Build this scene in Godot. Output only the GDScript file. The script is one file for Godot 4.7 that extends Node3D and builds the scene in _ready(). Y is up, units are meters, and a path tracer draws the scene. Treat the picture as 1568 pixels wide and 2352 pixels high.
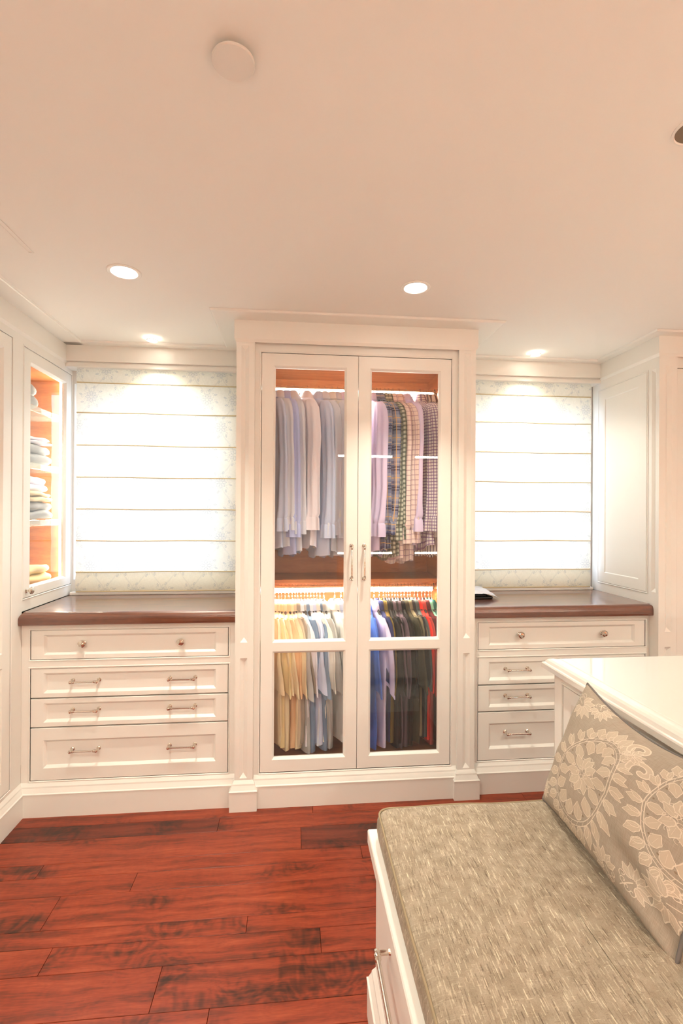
extends Node3D
# A white dressing room: glazed wardrobe with hanging clothes between two windows, drawer chests, bench and island.

const CEIL := 2.481
const WARM := Color(1.0, 0.975, 0.90)
const LEDC := Color(1.0, 0.925, 0.82)
const K_SKY := 4.5
const K_DOWN := 1.5
const K_SPOT := 0.65
const K_RA := 1.8
const K_RB := 1.8
const K_LENS := 32.0
const K_GLOW := 20.0
const K_FAR_FILL := 58.0
const K_RAIL := 1.3
const K_CABINET := 0.35
const K_OPPOSITE := 0.4
const K_EXPOSURE := 1.18

var used := {}
var M := {}
var rng := RandomNumberGenerator.new()


# ---------------------------------------------------------------- mesh building
class MB:
	var v := PackedVector3Array()
	var n := PackedVector3Array()
	var uv := PackedVector2Array()
	var xf := Transform3D()

	func put(p: Vector3, nn: Vector3, t: Vector2) -> void:
		v.append(xf * p)
		n.append((xf.basis * nn).normalized())
		uv.append(t)

	func auto_uv(p: Vector3, nn: Vector3) -> Vector2:
		var a := nn.abs()
		if a.y >= a.x and a.y >= a.z:
			return Vector2(p.x, p.z)
		if a.x >= a.z:
			return Vector2(p.z, p.y)
		return Vector2(p.x, p.y)

	# flat convex polygon whose front looks along «out»
	func poly(pts: Array, out: Vector3, uvs: Array = []) -> void:
		var c := Vector3.ZERO
		for i in range(1, pts.size() - 1):
			c += (pts[i] - pts[0]).cross(pts[i + 1] - pts[0])
		if c.length() < 1e-12:
			return
		var rev: bool = c.dot(out) > 0.0
		var nn := (c if rev else -c).normalized()
		var idx := range(pts.size())
		if rev:
			idx.reverse()
			nn = c.normalized()
		for i in range(1, pts.size() - 1):
			for k in [idx[0], idx[i], idx[i + 1]]:
				put(pts[k], nn, uvs[k] if uvs.size() else auto_uv(pts[k], nn))

	func box(lo: Vector3, hi: Vector3, b := 0.0) -> void:
		var c := (lo + hi) / 2.0
		var h := (hi - lo) / 2.0
		var bb: float = minf(b, minf(h.x, minf(h.y, h.z)) * 0.9)
		for ax in 3:
			var i := (ax + 1) % 3
			var j := (ax + 2) % 3
			for s in [-1.0, 1.0]:
				var q := []
				for e in [[-1.0, -1.0], [1.0, -1.0], [1.0, 1.0], [-1.0, 1.0]]:
					var p := Vector3.ZERO
					p[ax] = s * h[ax]
					p[i] = e[0] * (h[i] - bb)
					p[j] = e[1] * (h[j] - bb)
					q.append(c + p)
				var o := Vector3.ZERO
				o[ax] = s
				poly(q, o)
		if bb <= 0.0:
			return
		for ax in 3:
			var i := (ax + 1) % 3
			var j := (ax + 2) % 3
			for si in [-1.0, 1.0]:
				for sj in [-1.0, 1.0]:
					var q := []
					for e in [[-1.0, 0], [1.0, 0], [1.0, 1], [-1.0, 1]]:
						var p := Vector3.ZERO
						p[ax] = e[0] * (h[ax] - bb)
						p[i] = si * (h[i] - (bb if e[1] == 0 else 0.0))
						p[j] = sj * (h[j] - (0.0 if e[1] == 0 else bb))
						q.append(c + p)
					var o := Vector3.ZERO
					o[i] = si
					o[j] = sj
					poly(q, o)
		for sx in [-1.0, 1.0]:
			for sy in [-1.0, 1.0]:
				for sz in [-1.0, 1.0]:
					var s := Vector3(sx, sy, sz)
					var q := []
					for ax in 3:
						var p := s * (h - Vector3(bb, bb, bb))
						p[ax] = s[ax] * h[ax]
						q.append(c + p)
					poly(q, s)

	# rectangle r = [x0, y0, x1, y1]; profile points (inset, z) walked from the outside inwards
	func rect_profile(r: Array, prof: Array, fill := true) -> void:
		for k in range(prof.size() - 1):
			var a: Vector2 = prof[k]
			var b: Vector2 = prof[k + 1]
			var d := b - a
			if d.length() < 1e-9:
				continue
			var ni := -d.y
			var nz := d.x
			for s in 4:
				var q := []
				var e: Vector3
				match s:
					0:
						q = [Vector3(r[0] + a.x, r[1] + a.x, a.y), Vector3(r[2] - a.x, r[1] + a.x, a.y), Vector3(r[2] - b.x, r[1] + b.x, b.y), Vector3(r[0] + b.x, r[1] + b.x, b.y)]
						e = Vector3(0, 1, 0)
					1:
						q = [Vector3(r[2] - a.x, r[1] + a.x, a.y), Vector3(r[2] - a.x, r[3] - a.x, a.y), Vector3(r[2] - b.x, r[3] - b.x, b.y), Vector3(r[2] - b.x, r[1] + b.x, b.y)]
						e = Vector3(-1, 0, 0)
					2:
						q = [Vector3(r[2] - a.x, r[3] - a.x, a.y), Vector3(r[0] + a.x, r[3] - a.x, a.y), Vector3(r[0] + b.x, r[3] - b.x, b.y), Vector3(r[2] - b.x, r[3] - b.x, b.y)]
						e = Vector3(0, -1, 0)
					3:
						q = [Vector3(r[0] + a.x, r[3] - a.x, a.y), Vector3(r[0] + a.x, r[1] + a.x, a.y), Vector3(r[0] + b.x, r[1] + b.x, b.y), Vector3(r[0] + b.x, r[3] - b.x, b.y)]
						e = Vector3(1, 0, 0)
				poly(q, e * ni + Vector3(0, 0, nz))
		if fill:
			var l: Vector2 = prof[prof.size() - 1]
			poly([Vector3(r[0] + l.x, r[1] + l.x, l.y), Vector3(r[2] - l.x, r[1] + l.x, l.y), Vector3(r[2] - l.x, r[3] - l.x, l.y), Vector3(r[0] + l.x, r[3] - l.x, l.y)], Vector3(0, 0, 1))

	# flat plate facing +z (or «out») with rectangular holes
	func plate(r: Array, holes: Array, z: float, out := Vector3(0, 0, 1)) -> void:
		var xs := [r[0], r[2]]
		var ys := [r[1], r[3]]
		for h in holes:
			xs.append_array([h[0], h[2]])
			ys.append_array([h[1], h[3]])
		xs.sort()
		ys.sort()
		for i in range(xs.size() - 1):
			for j in range(ys.size() - 1):
				if xs[i + 1] - xs[i] < 1e-6 or ys[j + 1] - ys[j] < 1e-6:
					continue
				var cx: float = (xs[i] + xs[i + 1]) / 2
				var cy: float = (ys[j] + ys[j + 1]) / 2
				var inside := false
				for h in holes:
					if cx > h[0] and cx < h[2] and cy > h[1] and cy < h[3]:
						inside = true
				if not inside:
					poly([Vector3(xs[i], ys[j], z), Vector3(xs[i + 1], ys[j], z), Vector3(xs[i + 1], ys[j + 1], z), Vector3(xs[i], ys[j + 1], z)], out)

	# smooth grid; rows of equal length. hint ZERO: outwards from each row's middle
	func surf(rows: Array, closed: bool, hint := Vector3.ZERO, caps := false, uvs: Array = []) -> void:
		var nr := rows.size()
		var nc: int = rows[0].size()
		var nor := []
		var vote := 0.0
		for i in nr:
			var line := []
			var mid := Vector3.ZERO
			for p in rows[i]:
				mid += p
			mid /= nc
			for j in nc:
				var j0 := (j - 1 + nc) % nc if closed else maxi(j - 1, 0)
				var j1 := (j + 1) % nc if closed else mini(j + 1, nc - 1)
				var du: Vector3 = rows[i][j1] - rows[i][j0]
				var dv: Vector3 = rows[mini(i + 1, nr - 1)][j] - rows[maxi(i - 1, 0)][j]
				var q := du.cross(dv)
				if q.length() < 1e-14:
					q = Vector3.ZERO
				else:
					q = q.normalized()
				vote += q.dot(hint if hint != Vector3.ZERO else (rows[i][j] - mid).normalized())
				line.append(q)
			nor.append(line)
		var sgn := 1.0 if vote >= 0.0 else -1.0
		for i in nr:
			for j in nc:
				nor[i][j] = nor[i][j] * sgn
				if nor[i][j] == Vector3.ZERO:
					nor[i][j] = nor[maxi(i - 1, 0)][j] if i > 0 and nor[maxi(i - 1, 0)][j] != Vector3.ZERO else Vector3(0, 1, 0)
		var us := []
		var acc := 0.0
		var big := 0
		for i in nr:
			us.append(acc)
			if i < nr - 1:
				acc += rows[i][0].distance_to(rows[i + 1][0])
		big = nr / 2
		var vs := [0.0]
		for j in nc:
			vs.append(vs[j] + rows[big][j].distance_to(rows[big][(j + 1) % nc]))
		for i in nr - 1:
			for j in (nc if closed else nc - 1):
				var k := (j + 1) % nc
				var ids := [[i, j, j], [i, k, j + 1], [i + 1, k, j + 1], [i + 1, j, j]]
				var a: Vector3 = rows[i][j]
				var c: Vector3 = (rows[i][k] - a).cross(rows[i + 1][k] - a) + (rows[i + 1][k] - a).cross(rows[i + 1][j] - a)
				var want: Vector3 = nor[i][j] + nor[i][k] + nor[i + 1][k] + nor[i + 1][j]
				var order := [0, 1, 2, 0, 2, 3]
				if c.dot(want) > 0.0:
					order = [0, 2, 1, 0, 3, 2]
				for o in order:
					var id: Array = ids[o]
					put(rows[id[0]][id[1]], nor[id[0]][id[1]], uvs[id[0]][id[1]] if uvs.size() else Vector2(vs[id[2]], us[id[0]]))
		if caps:
			var ax: Vector3 = rows[0][0] - rows[1][0]
			poly(Array(rows[0]), ax)
			poly(Array(rows[nr - 1]), rows[nr - 1][0] - rows[nr - 2][0])

	func tube(path: Array, rad, sides := 10, caps := true) -> void:
		var rows := []
		var side := Vector3.ZERO
		for i in path.size():
			var t: Vector3 = (path[mini(i + 1, path.size() - 1)] - path[maxi(i - 1, 0)]).normalized()
			if side == Vector3.ZERO:
				side = t.cross(Vector3(0, 1, 0) if absf(t.y) < 0.9 else Vector3(1, 0, 0)).normalized()
			side = (side - t * side.dot(t)).normalized()
			var up := t.cross(side)
			var r: float = rad[i] if rad is Array else rad
			var line := []
			for k in sides:
				var a := TAU * k / sides
				line.append(path[i] + (side * cos(a) + up * sin(a)) * r)
			rows.append(line)
		surf(rows, true, Vector3.ZERO, caps)

	# lathe about the line from «at» along «dir»; profile (radius, height)
	func lathe(at: Vector3, dir: Vector3, prof: Array, sides := 20) -> void:
		var side := dir.cross(Vector3(0, 1, 0) if absf(dir.y) < 0.9 else Vector3(1, 0, 0)).normalized()
		var up := dir.cross(side)
		for k in range(prof.size() - 1):
			var rows := []
			for e in [prof[k], prof[k + 1]]:
				var line := []
				for s in sides:
					var a := TAU * s / sides
					line.append(at + dir * e.y + (side * cos(a) + up * sin(a)) * maxf(e.x, 1e-5))
				rows.append(line)
			var d: Vector2 = prof[k + 1] - prof[k]
			for s in sides:
				var s2 := (s + 1) % sides
				var a0 := TAU * s / sides
				var a1 := TAU * (s + 1) / sides
				var n0 := ((side * cos(a0) + up * sin(a0)) * d.y - dir * d.x).normalized()
				var n1 := ((side * cos(a1) + up * sin(a1)) * d.y - dir * d.x).normalized()
				var q := [rows[0][s], rows[0][s2], rows[1][s2], rows[1][s]]
				var nn := [n0, n1, n1, n0]
				var c: Vector3 = (q[2] - q[0]).cross(q[3] - q[1])
				var order := [0, 1, 2, 0, 2, 3] if c.dot(n0 + n1) < 0.0 else [0, 2, 1, 0, 3, 2]
				for o in order:
					put(q[o], nn[o], Vector2(float(s) / sides, q[o].y))

	# profile (out, y) swept along points in plan; outward = left of the walking direction turned by «side»
	func moulding(prof: Array, path: Array, side := 1.0) -> void:
		var offs := []
		for i in path.size():
			var dirs := []
			if i > 0:
				dirs.append((path[i] - path[i - 1]).normalized())
			if i < path.size() - 1:
				dirs.append((path[i + 1] - path[i]).normalized())
			var outs := []
			for d in dirs:
				outs.append(Vector2(-d.y, d.x) * side)
			var o: Vector2 = outs[0]
			if outs.size() == 2:
				o = (outs[0] + outs[1]).normalized()
				o /= maxf(o.dot(outs[0]), 0.2)
			offs.append(o)
		for i in range(path.size() - 1):
			var d: Vector2 = (path[i + 1] - path[i]).normalized()
			var o := Vector2(-d.y, d.x) * side
			for k in range(prof.size() - 1):
				var a: Vector2 = prof[k]
				var b: Vector2 = prof[k + 1]
				var e := b - a
				# profile is walked upwards with the front on its outer side
				var nn := Vector3(o.x, 0, o.y) * e.y - Vector3(0, 1, 0) * e.x
				var q := []
				for c in [[i, a], [i + 1, a], [i + 1, b], [i, b]]:
					var p: Vector2 = path[c[0]] + offs[c[0]] * c[1].x
					q.append(Vector3(p.x, c[1].y, p.y))
				poly(q, nn)
		for e in [[0, 1], [path.size() - 1, path.size() - 2]]:
			var q := []
			for a in prof:
				var p: Vector2 = path[e[0]] + offs[e[0]] * a.x
				q.append(Vector3(p.x, a.y, p.y))
			var dd: Vector2 = path[e[0]] - path[e[1]]
			for k in range(q.size() - 1):
				var p0: Vector3 = Vector3(path[e[0]].x, q[k].y, path[e[0]].y)
				var p1: Vector3 = Vector3(path[e[0]].x, q[k + 1].y, path[e[0]].y)
				poly([p0, q[k], q[k + 1], p1], Vector3(dd.x, 0, dd.y))

	func done() -> ArrayMesh:
		var arr := []
		arr.resize(Mesh.ARRAY_MAX)
		arr[Mesh.ARRAY_VERTEX] = v
		arr[Mesh.ARRAY_NORMAL] = n
		arr[Mesh.ARRAY_TEX_UV] = uv
		var m := ArrayMesh.new()
		m.add_surface_from_arrays(Mesh.PRIMITIVE_TRIANGLES, arr)
		return m


# ---------------------------------------------------------------- scene tree helpers
func numbered(called: String) -> String:
	if not used.has(called):
		used[called] = 0
		return called
	used[called] += 1
	return "%s_%03d" % [called, used[called]]


func thing(called: String, label: String, category: String, at := Vector3.ZERO, turn := 0.0, group := "") -> Node3D:
	var o := Node3D.new()
	o.name = numbered(called)
	add_child(o, true)
	o.position = at
	o.rotation.y = turn
	tag(o, label, category, group)
	return o


func tag(o: Node, label: String, category: String, group := "") -> void:
	o.set_meta("label", label)
	o.set_meta("category", category)
	if group:
		o.set_meta("group", group)


func mesh_node(called: String, m: Mesh, mat: Material, parent: Node) -> MeshInstance3D:
	var o := MeshInstance3D.new()
	o.name = called
	o.mesh = m
	for i in m.get_surface_count():
		o.set_surface_override_material(i, mat)
	o.cast_shadow = GeometryInstance3D.SHADOW_CASTING_SETTING_ON
	parent.add_child(o, true)
	return o


func part(called: String, b: MB, mat: Material, parent: Node) -> MeshInstance3D:
	return mesh_node(called, b.done(), mat, parent)


func struct(called: String, b: MB, mat: Material, label: String, category: String) -> MeshInstance3D:
	var o := mesh_node(called, b.done(), mat, self)
	o.set_meta("kind", "structure")
	tag(o, label, category)
	return o


func mat(called: String, c: Color, rough := 0.5, metal := 0.0) -> StandardMaterial3D:
	var m := StandardMaterial3D.new()
	m.resource_name = called
	m.albedo_color = c
	m.roughness = rough
	m.metallic = metal
	M[called] = m
	return m


func lin(r: float, g: float, b: float) -> Color:
	return Color(r, g, b).linear_to_srgb()


func noise(s: int, f := 1.0, oct := 3) -> FastNoiseLite:
	var n := FastNoiseLite.new()
	n.seed = s
	n.noise_type = FastNoiseLite.TYPE_SIMPLEX_SMOOTH
	n.frequency = f
	n.fractal_octaves = oct
	return n


# ---------------------------------------------------------------- textures
func wood_texture(s: int, w: int, h: int, length: float, width: float, cols: Array, burl: float, streak: float) -> ImageTexture:
	var im := Image.create(w, h, false, Image.FORMAT_RGB8)
	var a := noise(s, 1.0, 2)
	var f := noise(s + 7, 1.0, 2)
	var g := noise(s + 13, 1.0, 3)
	for y in h:
		var py := width * y / h
		for x in w:
			var px := length * x / w
			var bend := 0.01 * a.get_noise_2d(px * 3.0, py * 6.0)
			var big := f.get_noise_2d(px * 1.6, (py + bend) * 34.0)
			var fine := g.get_noise_2d(px * 9.0, (py + bend) * 260.0)
			var fig := a.get_noise_2d(px * 26.0 + 40.0, py * 30.0 + bend * 300.0)
			var m := smoothstep(0.72 - burl, 1.25 - burl, 0.5 + 0.75 * f.get_noise_2d(px * 2.0 + 90.0, py * 5.0) + 0.12 * fig)
			var t := 0.52 + streak * big + 0.20 * fine + 0.05 * fig
			t -= m * (0.24 + 0.30 * fig)
			t = clampf(t, 0.0, 1.0)
			var c: Color = cols[0].lerp(cols[1], t * 2.0) if t < 0.5 else cols[1].lerp(cols[2], t * 2.0 - 1.0)
			im.set_pixel(x, y, c)
	return ImageTexture.create_from_image(im)


func tweed_texture(size: int) -> ImageTexture:
	var im := Image.create(size, size, false, Image.FORMAT_RGB8)
	var r := RandomNumberGenerator.new()
	r.seed = 5
	var big := noise(3, 0.02, 2)
	var base := Color(0.595, 0.545, 0.475)
	for y in size:
		for x in size:
			var k := 0.06 * big.get_noise_2d(x, y) + r.randf_range(-0.035, 0.035)
			im.set_pixel(x, y, Color(base.r + k, base.g + k, base.b + k))
	for i in 5200:
		var x0 := r.randi_range(0, size - 1)
		var y0 := r.randi_range(0, size - 1)
		var l := r.randi_range(4, 26)
		var k := r.randf_range(-0.15, 0.20)
		if r.randf() < 0.22:
			for d in l / 2:
				var px := (x0 + d) % size
				var c := im.get_pixel(px, y0)
				im.set_pixel(px, y0, Color(c.r + k * 0.7, c.g + k * 0.7, c.b + k * 0.62))
		else:
			for d in l:
				var py := (y0 + d) % size
				var c := im.get_pixel(x0, py)
				im.set_pixel(x0, py, Color(c.r + k, c.g + k, c.b + k * 0.9))
				if l > 12:
					var x1 := (x0 + 1) % size
					c = im.get_pixel(x1, py)
					im.set_pixel(x1, py, Color(c.r + k * 0.5, c.g + k * 0.5, c.b + k * 0.45))
	return ImageTexture.create_from_image(im)


func dab(im: Image, p: Vector2, r: float, c: Color, k: float) -> void:
	var s := im.get_width()
	for y in range(int(p.y - r), int(p.y + r) + 1):
		if y < 0 or y >= s:
			continue
		for x in range(int(p.x - r), int(p.x + r) + 1):
			if x < 0 or x >= s or Vector2(x, y).distance_to(p) > r:
				continue
			im.set_pixel(x, y, im.get_pixel(x, y).lerp(c, k))


func stroke(im: Image, pts: Array, r: float, c: Color, k := 0.85) -> void:
	for i in range(pts.size() - 1):
		var n := maxi(1, int(pts[i].distance_to(pts[i + 1]) / maxf(r * 0.8, 1.0)))
		for t in n:
			dab(im, pts[i].lerp(pts[i + 1], float(t) / n), r, c, k)


func leaf(im: Image, base: Vector2, ang: float, l: float, w: float, fillc: Color, edge: Color, fr: float) -> void:
	var d := Vector2(cos(ang), sin(ang))
	var s := Vector2(-d.y, d.x)
	var n := int(l / 2.0)
	for i in n:
		var t := float(i) / n
		dab(im, base + d * l * t, maxf(1.0, w * sin(PI * pow(t, 0.75)) * 0.93), fillc, fr)
	for sg in [-1.0, 1.0]:
		var pts := []
		for i in 13:
			var t := i / 12.0
			pts.append(base + d * l * t + s * sg * w * sin(PI * pow(t, 0.75)) * (1.0 + 0.12 * sin(t * 14.0)))
		stroke(im, pts, 2.0, edge)
	stroke(im, [base + d * l * 0.15, base + d * l * 0.75], 1.0, edge, 0.5)


func curl(im: Image, at: Vector2, r: float, a0: float, turns: float, c: Color, rad := 2.4) -> void:
	var pts := []
	for i in 30:
		var t := i / 29.0
		pts.append(at + Vector2.from_angle(a0 + turns * TAU * t) * r * (1.0 - 0.8 * t))
	stroke(im, pts, rad, c)


func paisley(im: Image, c: Vector2, s: float, rot: float) -> void:
	var e := Color(0.85, 0.80, 0.735)
	var f := Color(0.745, 0.69, 0.62)
	var at := func(a: float, k: float) -> Vector2:
		var x := cos(a) * 0.62 * k
		var y := sin(a) * 1.16 * k
		x *= 1.0 + 0.18 * sin(a)
		x += 0.12 * maxf(0.0, -y)
		return c + Vector2(x, y).rotated(rot) * s
	for i in 26:
		var a := TAU * i / 26.0
		var p: Vector2 = at.call(a, 1.08)
		var q: Vector2 = at.call(a, 1.4)
		leaf(im, p, (q - p).angle() + 0.25 * sin(a), s * (0.34 + 0.07 * sin(a * 3.0)), s * 0.105, f, e, 0.65)
		leaf(im, p + (q - p) * 0.1, (q - p).angle() + 0.5, s * 0.26, s * 0.05, f, e, 0.35)
	for k in [1.06, 0.98]:
		var ring := []
		for i in 61:
			ring.append(at.call(TAU * i / 60.0, k))
		stroke(im, ring, 2.6, e)
	for i in 30:
		stroke(im, [at.call(TAU * i / 30.0, 0.985), at.call(TAU * i / 30.0 + 0.05, 1.05)], 1.6, e, 0.6)
	for i in 15:
		var a := TAU * (i + 0.5) / 15.0
		var p: Vector2 = at.call(a, 0.94)
		var q: Vector2 = at.call(a, 0.5)
		leaf(im, p, (q - p).angle(), s * 0.36, s * 0.115, f, e, 0.65)
		dab(im, at.call(a + 0.2, 0.88), s * 0.022, Color(0.52, 0.46, 0.39), 0.8)
	for i in 9:
		var a := TAU * i / 9.0
		var p: Vector2 = at.call(a, 0.12)
		var q: Vector2 = at.call(a, 0.5)
		leaf(im, p, (q - p).angle(), s * 0.34, s * 0.10, f, e, 0.55)
		curl(im, at.call(a + 0.3, 0.36), s * 0.07, a, 0.9, e, 1.6)
	for i in 5:
		curl(im, c + Vector2.from_angle(TAU * i / 5.0) * s * 0.09, s * 0.08, i * 1.3, 1.0, e, 1.8)
	# the curled tip and its side scroll
	var tip: Vector2 = at.call(-PI * 0.42, 1.2)
	curl(im, tip + Vector2(0.2, -0.16) * s, s * 0.2, 2.4, 0.85, e, s * 0.055)
	curl(im, tip + Vector2(0.2, -0.16) * s, s * 0.2, 2.4, 0.85, f, s * 0.035)
	curl(im, tip + Vector2(0.46, 0.28) * s, s * 0.23, 2.8, 0.85, e, s * 0.06)
	curl(im, tip + Vector2(0.46, 0.28) * s, s * 0.23, 2.8, 0.85, f, s * 0.04)


func spray(im: Image, c: Vector2, s: float, rot: float) -> void:
	var e := Color(0.85, 0.80, 0.735)
	var f := Color(0.745, 0.69, 0.62)
	for i in 7:
		var a := rot + (i - 3) * 0.5
		leaf(im, c + Vector2.from_angle(a) * s * 0.12, a, s * (0.6 - 0.05 * absf(i - 3)), s * 0.11, f, e, 0.5)
	for i in 4:
		curl(im, c + Vector2.from_angle(rot + PI + (i - 1.5) * 0.6) * s * 0.32, s * 0.13, rot + i, 1.0, e, 2.2)
	stroke(im, [c, c + Vector2.from_angle(rot + PI) * s * 0.6], 2.6, e)


func pillow_texture(size: int) -> ImageTexture:
	var im := Image.create(size, size, false, Image.FORMAT_RGB8)
	var nx := noise(31, 1.0, 2)
	for y in size:
		for x in size:
			var k := 0.05 * nx.get_noise_2d(x * 0.009, y * 0.5) + 0.05 * nx.get_noise_2d(x * 0.5 + 300.0, y * 0.009)
			im.set_pixel(x, y, Color(0.635 + k, 0.59 + k, 0.535 + k))
	var s := float(size)
	paisley(im, Vector2(0.40, 0.55) * s, 0.30 * s, 0.18)
	paisley(im, Vector2(0.93, 0.38) * s, 0.24 * s, -0.2)
	spray(im, Vector2(0.10, 0.13) * s, 0.19 * s, 0.3)
	spray(im, Vector2(0.24, 0.05) * s, 0.14 * s, 0.8)
	spray(im, Vector2(0.62, 0.19) * s, 0.10 * s, -0.6)
	spray(im, Vector2(0.66, 0.92) * s, 0.14 * s, -2.2)
	spray(im, Vector2(0.80, 0.86) * s, 0.14 * s, -0.9)
	spray(im, Vector2(0.96, 0.78) * s, 0.17 * s, 2.8)
	spray(im, Vector2(0.04, 0.90) * s, 0.13 * s, -0.5)
	return ImageTexture.create_from_image(im)


func damask_texture(size: int) -> ImageTexture:
	var im := Image.create(size, size, false, Image.FORMAT_RGB8)
	var nz := noise(77, 1.0, 2)
	for y in size:
		for x in size:
			var k := 0.035 * nz.get_noise_2d(x * 0.5, y * 0.02) + 0.03 * nz.get_noise_2d(x * 0.02, y * 0.5)
			im.set_pixel(x, y, Color(0.94 + k, 0.925 + k, 0.87 + k))
	var e := Color(0.80, 0.805, 0.785)
	var s := float(size)
	for ox in [0.0, 0.5, 1.0]:
		for sg in [-1.0, 1.0]:
			for rr in [0.0, 0.014]:
				var pts := []
				for i in 49:
					var t := i / 48.0
					pts.append(Vector2((ox + sg * (0.25 - 0.25 * cos(t * TAU)) * 0.5 - sg * rr) * s, t * s))
				stroke(im, pts, 1.1, e, 0.45)
	for c in [Vector2(0.25, 0.5), Vector2(0.75, 0.5), Vector2(0.0, 0.0), Vector2(0.5, 0.0), Vector2(1.0, 0.0), Vector2(0.0, 1.0), Vector2(0.5, 1.0), Vector2(1.0, 1.0)]:
		for i in 8:
			var a := TAU * i / 8.0
			leaf(im, c * s + Vector2.from_angle(a) * 0.025 * s, a, 0.085 * s, 0.022 * s, Color(0.91, 0.90, 0.865), e, 0.25)
			curl(im, c * s + Vector2.from_angle(a + 0.4) * 0.105 * s, 0.022 * s, a, 0.9, e, 1.2)
			curl(im, c * s + Vector2.from_angle(a) * 0.145 * s, 0.03 * s, a + 2.0, -0.9, e, 1.1)
			leaf(im, c * s + Vector2.from_angle(a + 0.2) * 0.16 * s, a + 0.5, 0.05 * s, 0.013 * s, Color(0.91, 0.90, 0.865), e, 0.25)
	return ImageTexture.create_from_image(im)


func check_texture(base: Color, lines: Array) -> ImageTexture:
	# lines: [axis, at, width, colour, strength] on a 128 tile
	var im := Image.create(128, 128, false, Image.FORMAT_RGB8)
	im.fill(base)
	for l in lines:
		for a in range(l[1], l[1] + l[2]):
			for b in 128:
				var x: int = a if l[0] == 0 else b
				var y: int = b if l[0] == 0 else a
				im.set_pixel(x % 128, y % 128, im.get_pixel(x % 128, y % 128).lerp(l[3], l[4]))
	return ImageTexture.create_from_image(im)


func cloth(called: String, c: Color, tex: Texture2D = null, rep := 1.0) -> StandardMaterial3D:
	var m := mat(called, c, 0.92)
	m.metallic_specular = 0.25
	if tex:
		m.albedo_texture = tex
		m.uv1_scale = Vector3(rep, rep, rep)
	return m


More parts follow.
